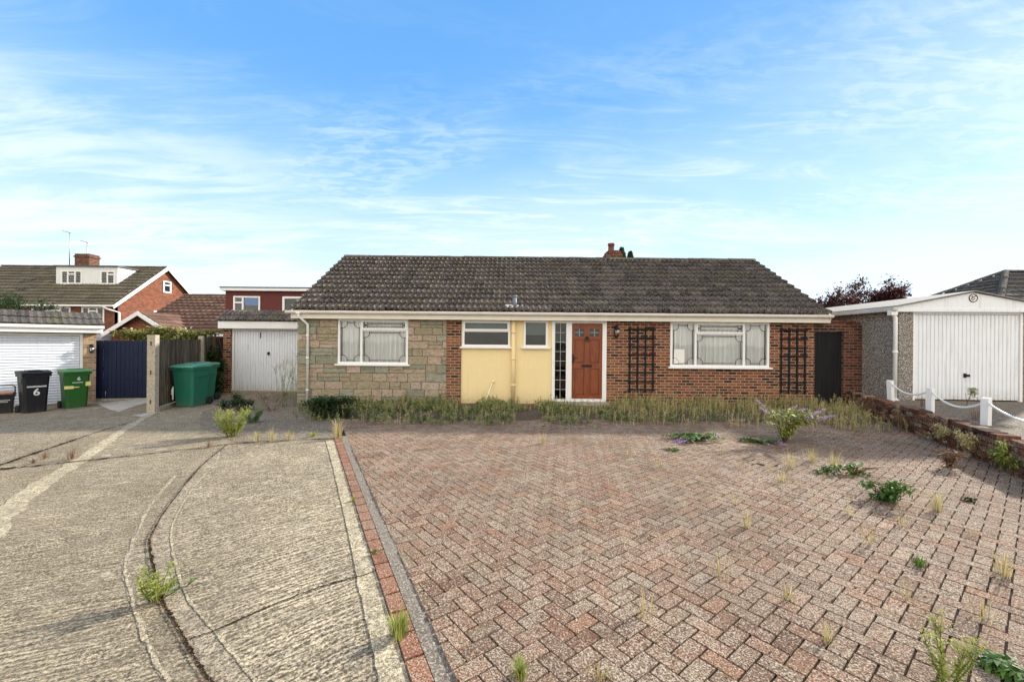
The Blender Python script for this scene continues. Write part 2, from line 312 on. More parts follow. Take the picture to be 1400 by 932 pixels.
# ------------------------------------------------------------------ mesh builder
class MB:
    def __init__(s): s.v = []; s.f = []; s.r = []; s.m = []; s.s = []; s.M = None
    def P(s, p):
        p = Vector(p)
        if s.M is not None: p = s.M @ p
        s.v.append(p); return len(s.v)-1
    def face(s, pts, r=None, m=0, sm=False):
        s.f.append([s.P(p) for p in pts]); s.r.append(rng.random() if r is None else r); s.m.append(m); s.s.append(sm)
    def idx(s, ids, r=0, m=0, sm=False): s.f.append(list(ids)); s.r.append(r); s.m.append(m); s.s.append(sm)
    def box(s, x0, x1, y0, y1, z0, z1, m=0, r=None, taper=None):
        r = rng.random() if r is None else r
        tx, ty = taper or (0, 0)
        a = [s.P(p) for p in ((x0+tx,y0+ty,z0),(x1-tx,y0+ty,z0),(x1-tx,y1-ty,z0),(x0+tx,y1-ty,z0),(x0,y0,z1),(x1,y0,z1),(x1,y1,z1),(x0,y1,z1))]
        for q in ((3,2,1,0),(4,5,6,7),(0,1,5,4),(1,2,6,5),(2,3,7,6),(3,0,4,7)): s.idx([a[i] for i in q], r, m)
    def tube(s, path, rad, n=8, m=0, r=None, cap=True, sm=True):
        r = rng.random() if r is None else r
        path = [Vector(p) for p in path]; k = len(path)
        if isinstance(rad, (int, float)): rad = [rad]*k
        rings = []; up = None
        for i, p in enumerate(path):
            d = (path[min(i+1, k-1)]-path[max(i-1, 0)]).normalized()
            if up is None or abs(up.dot(d)) > .95:
                up = Vector((0,0,1)) if abs(d.z) < .9 else Vector((1,0,0))
            x = d.cross(up).normalized(); y = x.cross(d).normalized(); up = y
            rings.append([s.P(p+x*math.cos(2*math.pi*j/n)*rad[i]+y*math.sin(2*math.pi*j/n)*rad[i]) for j in range(n)])
        for a, b in zip(rings, rings[1:]):
            for j in range(n): s.idx((a[j], a[(j+1)%n], b[(j+1)%n], b[j]), r, m, sm)
        if cap: s.idx(rings[0][::-1], r, m); s.idx(rings[-1], r, m)
    def prism(s, poly, y0, y1, m=0, r=None, axis='y'):
        r = rng.random() if r is None else r
        def mk(p, y): return (p[0], y, p[1]) if axis == 'y' else ((y, p[0], p[1]) if axis == 'x' else (p[0], p[1], y))
        a = [s.P(mk(p, y0)) for p in poly]; b = [s.P(mk(p, y1)) for p in poly]; k = len(poly)
        s.idx(a, r, m); s.idx(b[::-1], r, m)
        for i in range(k): s.idx((a[(i+1)%k], a[i], b[i], b[(i+1)%k]), r, m)
    def leaf(s, p, d, L, W, r=None, m=0, droop=.25):
        r = rng.random() if r is None else r
        d = Vector(d).normalized(); p = Vector(p)
        sd = d.cross(Vector((rng.uniform(-.3,.3), rng.uniform(-.3,.3), 1))).normalized()
        mid = p+d*L*.45; tip = p+d*L-Vector((0,0,droop*L))
        s.f.append([s.P(p), s.P(mid+sd*W/2), s.P(tip), s.P(mid-sd*W/2)]); s.r.append(r); s.m.append(m); s.s.append(False)
    def wall(s, x0, x1, z0, z1, ops, y0, y1, m=0, r=0):
        xs = sorted({x0, x1, *[v for o in ops for v in o[:2] if x0 < v < x1]}); zs = sorted({z0, z1, *[v for o in ops for v in o[2:4] if z0 < v < z1]})
        def solid(i, j):
            if i < 0 or j < 0 or i >= len(xs)-1 or j >= len(zs)-1: return False
            cx = (xs[i]+xs[i+1])/2; cz = (zs[j]+zs[j+1])/2
            return not any(o[0] < cx < o[1] and o[2] < cz < o[3] for o in ops)
        for i in range(len(xs)-1):
            for j in range(len(zs)-1):
                if not solid(i, j): continue
                a, b, c, d = xs[i], xs[i+1], zs[j], zs[j+1]
                s.face([(a,y0,c),(b,y0,c),(b,y0,d),(a,y0,d)], r, m); s.face([(b,y1,c),(a,y1,c),(a,y1,d),(b,y1,d)], r, m)
                if not solid(i-1, j): s.face([(a,y1,c),(a,y0,c),(a,y0,d),(a,y1,d)], r, m)
                if not solid(i+1, j): s.face([(b,y0,c),(b,y1,c),(b,y1,d),(b,y0,d)], r, m)
                if not solid(i, j-1): s.face([(a,y1,c),(b,y1,c),(b,y0,c),(a,y0,c)], r, m)
                if not solid(i, j+1): s.face([(a,y0,d),(b,y0,d),(b,y1,d),(a,y1,d)], r, m)
    def build(s, name, mats, parent=None, loc=(0,0,0), rz=0, bevel=0):
        me = bpy.data.meshes.new(name); me.from_pydata([tuple(v) for v in s.v], [], s.f)
        if not isinstance(mats, (list, tuple)): mats = [mats]
        for m in mats: me.materials.append(M[m] if isinstance(m, str) else m)
        me.polygons.foreach_set('material_index', s.m); me.polygons.foreach_set('use_smooth', s.s)
        at_ = me.attributes.new('rnd', 'FLOAT', 'FACE'); at_.data.foreach_set('value', s.r)
        me.update()
        uvl = me.uv_layers.new(name='UVMap'); uv = [0.0]*(2*len(me.loops)); vs = me.vertices
        for p in me.polygons:
            n = p.normal; az = abs(n.z); ax = abs(n.x); ay = abs(n.y)
            for li in p.loop_indices:
                c = vs[me.loops[li].vertex_index].co
                if az > .75: u = (c.x, c.y)
                elif ax > ay: u = (c.y, c.z)
                else: u = (c.x, c.z)
                uv[2*li] = u[0]+40; uv[2*li+1] = u[1]+20
        uvl.data.foreach_set('uv', uv)
        o = bpy.data.objects.new(name, me); COL.objects.link(o); o.location = loc; o.rotation_euler = (0,0,rz)
        if parent is not None: o.parent = parent
        if bevel:
            b = o.modifiers.new('bevel', 'BEVEL'); b.width = bevel; b.segments = 2; b.limit_method = 'ANGLE'
        return o

def thing(name, label, cat, loc=(0,0,0), rz=0, group=None):
    o = bpy.data.objects.new(name, None); COL.objects.link(o); o.empty_display_size = .2
    o.location = loc; o.rotation_euler = (0,0,rz); o['label'] = label; o['category'] = cat
    if group: o['group'] = group
    return o
def tag(o, label, cat, group=None, kind=None):
    if label: o['label'] = label
    if cat: o['category'] = cat
    if group: o['group'] = group
    if kind: o['kind'] = kind
    return o
def struct(o, label=None, kind='structure'):
    o['kind'] = kind
    if label: o['label'] = label
    return o
def copy_tree(o, parent=None):
    c = o.copy(); COL.objects.link(c)
    if parent: c.parent = parent
    for ch in list(o.children): copy_tree(ch, c)
    return c

def tile_roof(mb, O, U, Sv, W, L, gauge=.33, roll=.15, amp=.03, seg=4, xr=None, r0=None, lip=.035, jit=.012):
    O = Vector(O); U = Vector(U).normalized(); Sv = Vector(Sv).normalized(); N = U.cross(Sv).normalized()
    n = max(1, round(L/gauge)); gg = L/n; step = roll/seg
    tw = roll*2
    for i in range(n):
        s0 = i*gg; s1 = s0+gg+.02
        x0, x1 = (0, W) if xr is None else xr(s0+gg/2)
        if x1-x0 < .05: continue
        off = 0
        k = max(1, int(round((x1-x0)/step)))
        cache = {}
        def tj(t):
            if t not in cache: cache[t] = (rng.uniform(-jit, jit), rng.uniform(-.004, .006), rng.random())
            return cache[t]
        for j in range(k):
            xa = x0+(x1-x0)*j/k; xb = x0+(x1-x0)*(j+1)/k
            ti = int(math.floor(((xa+xb)/2+off)/tw)); js, dz, rr = tj(ti)
            def h(x): return amp*(.5+.5*math.cos(2*math.pi*x/roll))**1.3
            la = O+U*xa+Sv*(s0+js)+N*(lip+h(xa)+dz); lb = O+U*xb+Sv*(s0+js)+N*(lip+h(xb)+dz)
            ua = O+U*xa+Sv*s1+N*(.004+h(xa)+dz); ub = O+U*xb+Sv*s1+N*(.004+h(xb)+dz)
            ba = O+U*xa+Sv*(s0+js)+N*(h(xa)*.9+.002); bb = O+U*xb+Sv*(s0+js)+N*(h(xb)*.9+.002)
            mb.face([la, lb, ub, ua], rr, 0, False); mb.face([ba, bb, lb, la], rr, 0)

def ridge_tiles(mb, a, b, rad=.11, L=.45):
    a = Vector(a); b = Vector(b); d = b-a; n = max(1, round(d.length/L)); d.normalize()
    side = d.cross(Vector((0,0,1))).normalized(); upv = side.cross(d).normalized()
    LL = (b-a).length/n
    for i in range(n):
        p = a+d*LL*i; q = p+d*(LL-.008); rr = rng.random(); dz = rng.uniform(-.006, .008)
        ring = []
        for pt, ex in ((p, .006), (q, 0)):
            ring.append([pt+side*math.cos(t)*(rad+ex)+upv*(math.sin(t)*(rad+ex)*.8+dz-.02) for t in [math.pi*k/6 for k in range(7)]])
        for k in range(6): mb.face([ring[0][k], ring[0][k+1], ring[1][k+1], ring[1][k]], rr)
        for rg in ring: mb.face(rg, rr)

def window(parent, name, x0, x1, z0, z1, y, panes, fw=.055, glass='glass', lead=None, curtain=None, sill=True, depth=.07, leadmat='lead', far=False, opens=()):
    """frame face at y-.01 (front = -y); panes: rects as fractions of the inner area"""
    mb = MB(); ops = []
    ix0, ix1, iz0, iz1 = x0, x1, z0, z1
    for p in panes:
        a = ix0+(ix1-ix0)*p[0]; b = ix0+(ix1-ix0)*p[1]; c = iz0+(iz1-iz0)*p[2]; d = iz0+(iz1-iz0)*p[3]
        ops.append((a+(fw if p[0] == 0 else fw/2), b-(fw if p[1] == 1 else fw/2), c+(fw if p[2] == 0 else fw/2), d-(fw if p[3] == 1 else fw/2)))
    mb.wall(x0, x1, z0, z1, ops, y-.012, y+depth)
    for k in opens:
        a, b, c, d = ops[k]; e = .035
        mb.wall(a-e*.6, b+e*.6, c-e*.6, d+e*.6, [(a+e*.6, b-e*.6, c+e*.6, d-e*.6)], y-.034, y-.0125)
        ops[k] = (a+e*.6, b-e*.6, c+e*.6, d-e*.6)
    w = mb.build('window' if name is None else name, 'white', parent, bevel=0 if far else .004)
    if sill:
        s = MB(); s.box(x0-.06, x1+.06, y-.075, y+.02, z0-.045, z0-.002); s.build('sill', 'white', w, bevel=0 if far else .005)
    gl = []
    for a, b, c, d in ops:
        m = MB(); m.box(a-.005, b+.005, y+.03, y+.036, c-.005, d+.005); m.build('pane', glass, w); gl.append((a, b, c, d))
    if lead:
        m = MB()
        for k in lead:
            a, b, c, d = gl[k]; i = .045; ch = min(.13, (b-a)*.3, (d-c)*.3); yy = y+.026; r = .0075
            def ln(p, q): m.tube([(p[0], yy, p[1]), (q[0], yy, q[1])], r, 4)
            A, B, C, D = a+i, b-i, c+i, d-i
            ln((A+ch, C), (B-ch, C)); ln((A+ch, D), (B-ch, D)); ln((A, C+ch), (A, D-ch)); ln((B, C+ch), (B, D-ch))
            for (cx, sx) in ((A, 1), (B, -1)):
                for (cz, sz) in ((C, 1), (D, -1)):
                    ln((cx, cz+sz*ch), (cx+sx*ch*.45, cz+sz*ch)); ln((cx+sx*ch, cz), (cx+sx*ch, cz+sz*ch*.45))
                    ln((cx+sx*ch*.45, cz+sz*ch), (cx+sx*ch, cz+sz*ch*.45))
                    ln((cx, cz+sz*ch), (a if sx > 0 else b, cz+sz*ch)); ln((cx+sx*ch, cz), (cx+sx*ch, c if sz > 0 else d))
        m.build('leading', leadmat, w)
    if curtain:
        m = MB(); n = int((x1-x0)/.018); pts = []
        for i in range(n+1):
            x = x0+.03+(x1-x0-.06)*i/n
            pts.append((x, y+.10+.040*math.sin(x*2*math.pi/.11+2*math.sin(x*5))+.006*math.sin(x*90)))
        for i in range(n):
            (xa, ya), (xb, yb) = pts[i], pts[i+1]
            m.face([(xa,ya,z0+.03),(xb,yb,z0+.03),(xb,yb,z1-.03),(xa,ya,z1-.03)], .5, 0, True)
        m.build('net_curtain', curtain, w)
    return w

# ------------------------------------------------------------------ world, sun, camera
SUN_A = 57.0; SUN_E = 23.0
w = bpy.data.worlds.new('World'); S.world = w; w.use_nodes = True
nt = w.node_tree; N = nt.nodes; Lk = nt.links
bg = N['Background']; bg.inputs['Strength'].default_value = .13
sky = N.new('ShaderNodeTexSky'); sky.sky_type = 'NISHITA'; sky.sun_disc = False
sky.sun_elevation = R(SUN_E); sky.sun_rotation = R(SUN_A); sky.air_density = 1.0; sky.dust_density = .3; sky.ozone_density = 1.6
tc = N.new('ShaderNodeTexCoord'); sx = N.new('ShaderNodeSeparateXYZ'); Lk.new(tc.outputs['Generated'], sx.inputs[0])
def wm(op, a, b=0, c=0, clamp=False):
    n = N.new('ShaderNodeMath'); n.operation = op; n.use_clamp = clamp
    for i, v in enumerate((a, b, c)):
        if isinstance(v, (int, float)): n.inputs[i].default_value = v
        else: Lk.new(v, n.inputs[i])
    return n.outputs[0]
zz = wm('ADD', wm('MAXIMUM', sx.outputs['Z'], 0), .10)
u = wm('DIVIDE', sx.outputs['X'], zz); v = wm('DIVIDE', sx.outputs['Y'], zz)
cb = N.new('ShaderNodeCombineXYZ'); Lk.new(u, cb.inputs[0]); Lk.new(v, cb.inputs[1])
def wnoise(scale, sc, rot, detail, rough, dist, loc=(0,0,0)):
    mp = N.new('ShaderNodeMapping'); Lk.new(cb.outputs[0], mp.inputs[0]); mp.inputs['Scale'].default_value = sc; mp.inputs['Rotation'].default_value = (0,0,R(rot)); mp.inputs['Location'].default_value = loc
    n = N.new('ShaderNodeTexNoise'); Lk.new(mp.outputs[0], n.inputs['Vector']); n.inputs['Scale'].default_value = scale; n.inputs['Detail'].default_value = detail; n.inputs['Roughness'].default_value = rough; n.inputs['Distortion'].default_value = dist
    return n.outputs['Fac']
def wramp(f, a, b, hi=1.0):
    n = N.new('ShaderNodeMapRange'); n.interpolation_type = 'SMOOTHSTEP'; Lk.new(f, n.inputs[0]); n.inputs[1].default_value = a; n.inputs[2].default_value = b; n.inputs[4].default_value = hi; return n.outputs[0]
broad = wramp(wnoise(.5, (.6, 1.1, 1), 12, 4, .5, .4, (3.1, 1.7, 0)), .42, .66)
streak = wramp(wnoise(1.3, (.8, 3.2, 1), 14, 8, .68, 1.0, (1.3, .4, 0)), .47, .72)
ripple = wramp(wnoise(9, (1.0, 2.2, 1), -24, 4, .6, .6), .40, .62)
rmask = wramp(wnoise(.7, (1, 1, 1), 0, 3, .5, .3, (7.3, 2.2, 0)), .48, .62)
cl = wm('MULTIPLY', streak, wm('MULTIPLY_ADD', broad, .8, .3))
cl = wm('ADD', cl, wm('MULTIPLY', wm('MULTIPLY', ripple, rmask), .32))
cl = wm('ADD', cl, wm('MULTIPLY', broad, .50))
lm = wm('MULTIPLY', wramp(sx.outputs['X'], -.30, -.62), wramp(sx.outputs['Z'], .46, .30))
cl = wm('ADD', cl, wm('MULTIPLY', lm, wm('MULTIPLY_ADD', wramp(wnoise(1.6, (.7, 2.6, 1), -8, 6, .62, .8, (9.1, 3.3, 0)), .34, .64), .75, .05)))
bm = wm('MULTIPLY', wramp(sx.outputs['Z'], .30, .16), wramp(wnoise(1.0, (.35, 1.6, 1), 4, 5, .55, .5, (2.2, 8.1, 0)), .40, .60))
cl = wm('ADD', cl, wm('MULTIPLY', bm, .45))
cl = wm('MULTIPLY', cl, wm('MULTIPLY_ADD', wramp(sx.outputs['Z'], .60, .34), .72, .28))
horizon = wm('POWER', wm('SUBTRACT', 1, wm('MULTIPLY', wm('MAXIMUM', sx.outputs['Z'], 0), 1.25), clamp=True), 4.0)
cl = wm('MULTIPLY', wm('ADD', wm('MULTIPLY', cl, .8), wm('MULTIPLY', horizon, .75), clamp=True), .95)
tint = N.new('ShaderNodeMix'); tint.data_type = 'RGBA'; tint.blend_type = 'MULTIPLY'; tint.inputs[0].default_value = 1
Lk.new(sky.outputs[0], tint.inputs[6]); tint.inputs[7].default_value = (1, 1, 1, 1)
gr = N.new('ShaderNodeValToRGB'); Lk.new(wm('MAXIMUM', sx.outputs['Z'], 0), gr.inputs[0]); ge = gr.color_ramp.elements
while len(ge) < 5: ge.new(.5)
for e_, (p_, c_) in zip(ge, ((0, (3.6, 4.6, 5.4)), (.12, (3.1, 4.3, 5.1)), (.28, (1.75, 3.3, 5.0)), (.5, (.75, 2.15, 4.5)), (1, (.4, 1.4, 3.4)))): e_.position = p_; e_.color = (*[q/6 for q in c_], 1)
gm = N.new('ShaderNodeVectorMath'); gm.operation = 'SCALE'; Lk.new(gr.outputs[0], gm.inputs[0]); gm.inputs['Scale'].default_value = 6
sm_ = N.new('ShaderNodeMix'); sm_.data_type = 'RGBA'; sm_.inputs[0].default_value = .88; Lk.new(tint.outputs[2], sm_.inputs[6]); Lk.new(gm.outputs[0], sm_.inputs[7])
mixc = N.new('ShaderNodeMix'); mixc.data_type = 'RGBA'; Lk.new(cl, mixc.inputs[0]); Lk.new(sm_.outputs[2], mixc.inputs[6]); mixc.inputs[7].default_value = (4.15, 4.75, 5.2, 1)
bk = wramp(sx.outputs['Y'], .05, -.45, .85)  # warm bright sky added behind the camera to light the shaded house front
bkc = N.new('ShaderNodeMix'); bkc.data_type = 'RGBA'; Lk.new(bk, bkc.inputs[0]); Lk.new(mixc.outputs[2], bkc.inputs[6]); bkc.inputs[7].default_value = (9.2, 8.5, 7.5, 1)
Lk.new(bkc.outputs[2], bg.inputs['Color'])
sl = bpy.data.lights.new('sun', 'SUN'); sl.energy = 4.6; sl.angle = R(2.2); sl.color = (1, .93, .82)
so = bpy.data.objects.new('sun', sl); COL.objects.link(so)
sd = Vector((math.sin(R(SUN_A))*math.cos(R(SUN_E)), math.cos(R(SUN_A))*math.cos(R(SUN_E)), math.sin(R(SUN_E))))
so.rotation_euler = sd.to_track_quat('Z', 'Y').to_euler(); so.location = (0,0,30)
cam = bpy.data.cameras.new('camera'); co = bpy.data.objects.new('camera', cam); COL.objects.link(co)
cam.sensor_width = 36; cam.lens = F/1400*36; cam.clip_end = 2000; cam.clip_start = .05
co.location = (0,0,CAMZ); co.rotation_euler = (R(90), -TH, 0); S.camera = co
S.view_settings.view_transform = 'Standard'; S.view_settings.look = 'None'; S.view_settings.exposure = .86; S.view_settings.gamma = 1

# ------------------------------------------------------------------ ground
def sheet(name, mat, poly_or_rect, dz, step=.5):
    x0, x1, y0, y1 = poly_or_rect; mb = MB()
    nx = max(1, int((x1-x0)/step)); ny = max(1, int((y1-y0)/step))
    ids = [[mb.P((x0+(x1-x0)*i/nx, y0+(y1-y0)*j/ny, gz(x0+(x1-x0)*i/nx, y0+(y1-y0)*j/ny)+dz)) for i in range(nx+1)] for j in range(ny+1)]
    for j in range(ny):
        for i in range(nx): mb.idx((ids[j][i], ids[j][i+1], ids[j+1][i+1], ids[j+1][i]), 0, 0, True)
    return mb.build(name, mat)
mb = MB()
xs = [-600, -200, -60, -30]+[-25+i for i in range(51)]+[30, 60, 200, 600]; ys = [-300, -60, -20, -8]+[-7+i for i in range(28)]+[24, 30, 40, 60, 120, 400, 900]
def zfar(x, y): return gz(x, y)-.9*sst(18, 30, y)*sst(-5, -25, x)
ids = [[mb.P((x, y, zfar(x, y)-.02)) for x in xs] for y in ys]
for j in range(len(ys)-1):
    for i in range(len(xs)-1): mb.idx((ids[j][i], ids[j][i+1], ids[j+1][i+1], ids[j+1][i]), 0, 0, True)
struct(mb.build('ground', 'earth'), 'bare earth ground under and around the houses')

SL = [(-2.802, 6.83), (-.367, 2.047)]  # right edge of red strip
def line_x(y, off=0):
    (xa, ya), (xb, yb) = SL; return xa+(xb-xa)*(y-ya)/(yb-ya)+off
D = Vector((SL[1][0]-SL[0][0], SL[1][1]-SL[0][1])).normalized()     # toward the camera
Nn = Vector((-D.y, D.x))                                            # to the right of the strip as seen (+x)
if Nn.x < 0: Nn = -Nn
P0 = Vector(SL[0])
# big concrete area
drive = sheet('driveway', 'conc', (-16.5, 1.5, -6, 13.4), 0.0, .3)
struct(drive, 'weathered ridged concrete drive with curved joints')
def ribbon(name, mat, pts, widths, dz, jit=0, dens=6, label=None):
    pts = [Vector(p) for p in pts]; fine = []
    for i in range(len(pts)-1):
        for k in range(dens):
            t = k/dens
            p0 = pts[max(i-1, 0)]; p1 = pts[i]; p2 = pts[i+1]; p3 = pts[min(i+2, len(pts)-1)]
            q = .5*((2*p1)+(-p0+p2)*t+(2*p0-5*p1+4*p2-p3)*t*t+(-p0+3*p1-3*p2+p3)*t**3)
            fine.append((q, i+t))
    fine.append((pts[-1], len(pts)-1))
    if isinstance(widths, (int, float)): widths = [widths]*len(pts)
    mb = MB(); row = []
    for i, (p, t) in enumerate(fine):
        a = fine[max(i-1, 0)][0]; b = fine[min(i+1, len(fine)-1)][0]; d = (b-a).normalized(); n = Vector((-d.y, d.x))
        k = int(min(t, len(pts)-1.001)); w = widths[k]*(1-(t-k))+widths[min(k+1, len(widths)-1)]*(t-k)
        cz = 1+.6*mn.noise(Vector((p.x*9, p.y*9, 4))); wl = w/2*cz*(1+rng.uniform(-jit, jit)); wr = w/2*cz*(1+rng.uniform(-jit, jit)); p = p+n*rng.uniform(-.3, .3)*w*jit
        l = p-n*wl; r = p+n*wr
        row.append((mb.P((l.x, l.y, gz(l.x, l.y)+dz)), mb.P((r.x, r.y, gz(r.x, r.y)+dz))))
    for a, b in zip(row, row[1:]): mb.idx((a[0], a[1], b[1], b[0]), rng.random())
    for i, f in enumerate(mb.f):
        pass
    return struct(mb.build(name, mat), label)
# ridged slab bounded by curved joint and strip
crack = [g(*p) for p in ((311,608),(275,638),(231,692),(207.5,731.6),(205.5,751.5),(219.5,815),(239,851),(263,895),(287,932),(318,985),(360,1070))]
slabR = [g(*p) for p in ((446,602),(459,652),(475,720),(485,767),(491,799),(503,850),(520,932),(535,1000),(560,1090))]
poly = crack+[slabR[-1]]+slabR[::-1]
mb = MB(); mb.face([(x, y, gz(x, y)+.004) for x, y in poly][::1]); o = mb.build('drive_slab', 'concslab'); struct(o, 'ridged concrete slab beside the red brick edging strip')
inner = [g(*p) for p in ((300,618),(295,632),(261,672),(237,716),(235,743.5),(241,775),(255,815),(279,847),(303,875),(343,925),(400,1000))]
outer = [g(*p) for p in ((240,650),(205,692),(175,760),(172,783),(180,819),(195,863),(215,907),(231,932),(262,1000))]
def between(a, b, t=.5): return [(p[0]*(1-t)+q[0]*t, p[1]*(1-t)+q[1]*t) for p, q in zip(a, b)]
# smooth trowelled margin either side of the crack
def strip2(name, mat, A, B, dz, label):
    mb = MB(); n = 60
    def samp(L, t):
        f = t*(len(L)-1); k = min(int(f), len(L)-2); u = f-k
        p0, p1, p2, p3 = [Vector(L[max(0, min(len(L)-1, k+q))]) for q in (-1, 0, 1, 2)]
        return .5*((2*p1)+(-p0+p2)*u+(2*p0-5*p1+4*p2-p3)*u*u+(-p0+3*p1-3*p2+p3)*u**3)
    row = []
    for i in range(n+1):
        a = samp(A, i/n); b = samp(B, i/n); row.append([mb.P((p.x, p.y, gz(p.x, p.y)+dz)) for p in (a, b)])
    for a, b in zip(row, row[1:]): mb.idx((a[0], a[1], b[1], b[0]), .5)
    return struct(mb.build(name, mat), label)
strip2('slab_margin', 'concsm', crack, inner, .0055, 'smooth trowelled margin along the curved concrete joint')
ribbon('outer_margin', 'concsm', outer, [.03, .05, .05, .035, .03, .03, .025, .025, .025], .0015, .35, label='faint smooth band left of the curved joint')
ribbon('curved_joint', 'soil', crack, [.010,.012,.010,.014,.012,.02,.012,.012,.014,.016,.018], .012, .9, 26, 'dark soil filled curved joint between concrete slabs')
strip2('strip_margin', 'concband', slabR, [(line_x(y)-.130, y) for x, y in slabR], .008, 'smooth concrete margin beside the red brick strip')
ribbon('margin_line', 'concband', slabR, .016, .010, .5, 12, 'thin pale line along the slab margin')
ribbon('inner_line', 'concband', inner, .016, .009, .5, 12, 'thin pale line inside the curved joint')
ribbon('outer_line', 'concband', outer, .018, .004, .7, 12, 'thin pale line outside the curved joint')
ribbon('cross_joint', 'soil', [g(*p) for p in ((259,875),(295,863),(365,832),(439,803),(499,787),(523,776))], .011, .012, .9, 24, 'dark joint crossing the ridged slab')
ribbon('far_joint', 'soil', [g(*p) for p in ((-60,648),(0,642),(116,630),(191,622),(279,612),(330,606),(446,600),(470,599))], [.05,.05,.04,.02,.02,.03,.02,.02], .012, .9, 24, 'dark weedy joint across the drive')
ribbon('side_joint', 'soil', [g(*p) for p in ((-40,650),(0,636),(72,612),(130,592),(187,575))], [.06,.06,.04,.02,.02], .012, .9, 20, 'dark joint running toward the blue gate')
ribbon('sunlit_band', 'concband', [g(*p) for p in ((-120,830),(-60,765),(0,705),(60,660),(116,625),(160,594),(190,575),(215,561))], [.34,.30,.25,.22,.18,.15,.14,.14], .004, .10, 8, 'pale band across the drive with sunlight put into its concrete colour')  # sunlit crest of the drive, its light put into a paler ribbon
# concrete in front of the garage, house shadow put into its darker colour
mb = MB(); mb.face([(x, y, .004) for x, y in [(-4.53, 6.75), (-3.05, 7.05), (-2.5, 7.15), (-2.95, 7.7), (-3.3, 8.4), (-5.7, 11.02), (-5.74, 13.3), (-7.2, 13.3), (-7.2, 9.6), (-6.0, 7.9)]]); struct(mb.build('garage_apron', 'concshade'), 'concrete apron before the attached garage with shade put into its darker colour')
mb = MB(); mb.face([(p[0], p[1], gz(*p)+.008) for p in [g(*q) for q in ((132,552),(206,543),(210,566),(192,570),(150,560))]]); struct(mb.build('gravel_patch', 'gravel'), 'pale gravel patch in front of the blue gate')

mb = MB(); mb.face([(-70, -70, -.008), (70, -70, -.008), (70, -5.9, -.008), (-70, -5.9, -.008)]); struct(mb.build('reflect_ground', 'concsm'), 'unseen pale ground added behind the viewpoint to brighten the window reflections')  # out of view, added so the windows mirror pale ground instead of dark
# soil below paving + bed by the bungalow
mb = MB(); a = [(line_x(-5)-.02, -5), (9.2, -5), (9.2, 11.02), (-5.0, 11.02), (-3.35, 8.9), (line_x(7.3)-.03, 7.3)]
mb.face([(x, y, .006) for x, y in a]); struct(mb.build('paving_bed', 'soil'), 'dark soil showing in the paving joints')
mb = MB()
def rag(x, y, a=.12): return (x+rng.uniform(-a, a), y+rng.uniform(-a, a), .0)
ring = [(-4.9, 11.02)]+[(-4.9, 9.9), (-3.6, 8.7)]+[(-3.3+i*.33, 8.78+.12*math.sin(i*1.7)+rng.uniform(-.1, .1)) for i in range(29)]+[(6.3, 8.7), (6.9, 8.6), (7.6, 8.6), (8.2, 9.2), (8.9, 10.9), (8.9, 11.02)]
ctr = (2, 9.6)
for i in range(len(ring)):
    p, q = ring[i], ring[(i+1) % len(ring)]; mb.face([(p[0], p[1], .022), (q[0], q[1], .022), (ctr[0], ctr[1], .045)])
struct(mb.build('flower_bed', 'bed'), 'strip of dry soil along the bungalow front')

# herringbone pavers
def clip(poly, p, n):   # keep side where (x-p).n >= 0
    out = []
    for i in range(len(poly)):
        a, b = poly[i], poly[(i+1) % len(poly)]; da = (a-p).dot(n); db = (b-p).dot(n)
        if da >= 0: out.append(a)
        if (da >= 0) != (db >= 0): out.append(a+(b-a)*(da/(da-db)))
    return out
mb = MB(); W = .1015; AX = R(38); ex = Vector((math.cos(AX), math.sin(AX))); ey = Vector((-ex.y, ex.x))
edgeP = P0+Nn*.088; org = Vector((.1, 2.4)); gap = .0068
def block(c, mb, dz=0, r=None):
    # c: polygon (CCW) of Vectors; bevelled top
    cx = sum(c, Vector((0,0)))/len(c); tilt = (rng.uniform(-.012, .012), rng.uniform(-.012, .012)); z0 = .0155+dz+rng.uniform(-.0015, .0015)
    def zt(p): return z0+(p-cx).x*tilt[0]+(p-cx).y*tilt[1]
    top = []; low = []
    for p in c:
        d = (cx-p); L = d.length
        q = p+d*(gap/L*1.2); t = p+d*(min(.010, L*.3)/L); top.append(mb.P((t.x, t.y, zt(t)))); low.append((mb.P((q.x, q.y, zt(q)-.005)), mb.P((q.x, q.y, -.015))))
    r = rng.random() if r is None else r; k = len(c)
    mb.idx(top, r)
    for i in range(k):
        j = (i+1) % k; mb.idx((low[i][0], low[j][0], top[j], top[i]), r); mb.idx((low[i][1], low[j][1], low[j][0], low[i][0]), r)
for i in range(-90, 120):
    for j in range(-90, 120):
        c4 = (i-j) % 4
        if c4 == 0: cells = (0, 0, 2, 1)
        elif c4 == 3: cells = (0, 0, 1, 2)
        else: continue
        q = [org+ex*(W*(i+a))+ey*(W*(j+b)) for a, b in ((0,0),(cells[2],0),(cells[2],cells[3]),(0,cells[3]))]
        cc = (q[0]+q[2])/2
        if cc.x > 9.0 or cc.y > 9.1 or cc.y < .9 or abs(cc.x) > cc.y*1.42+1.2: continue
        q = clip(q, edgeP, Nn)
        if len(q) < 3: continue
        block(q, mb, dz=.012*mn.noise(Vector((cc.x*.8, cc.y*.8, 0))))
struct(mb.build('block_paving', 'paver'), 'worn red brown herringbone block paving')
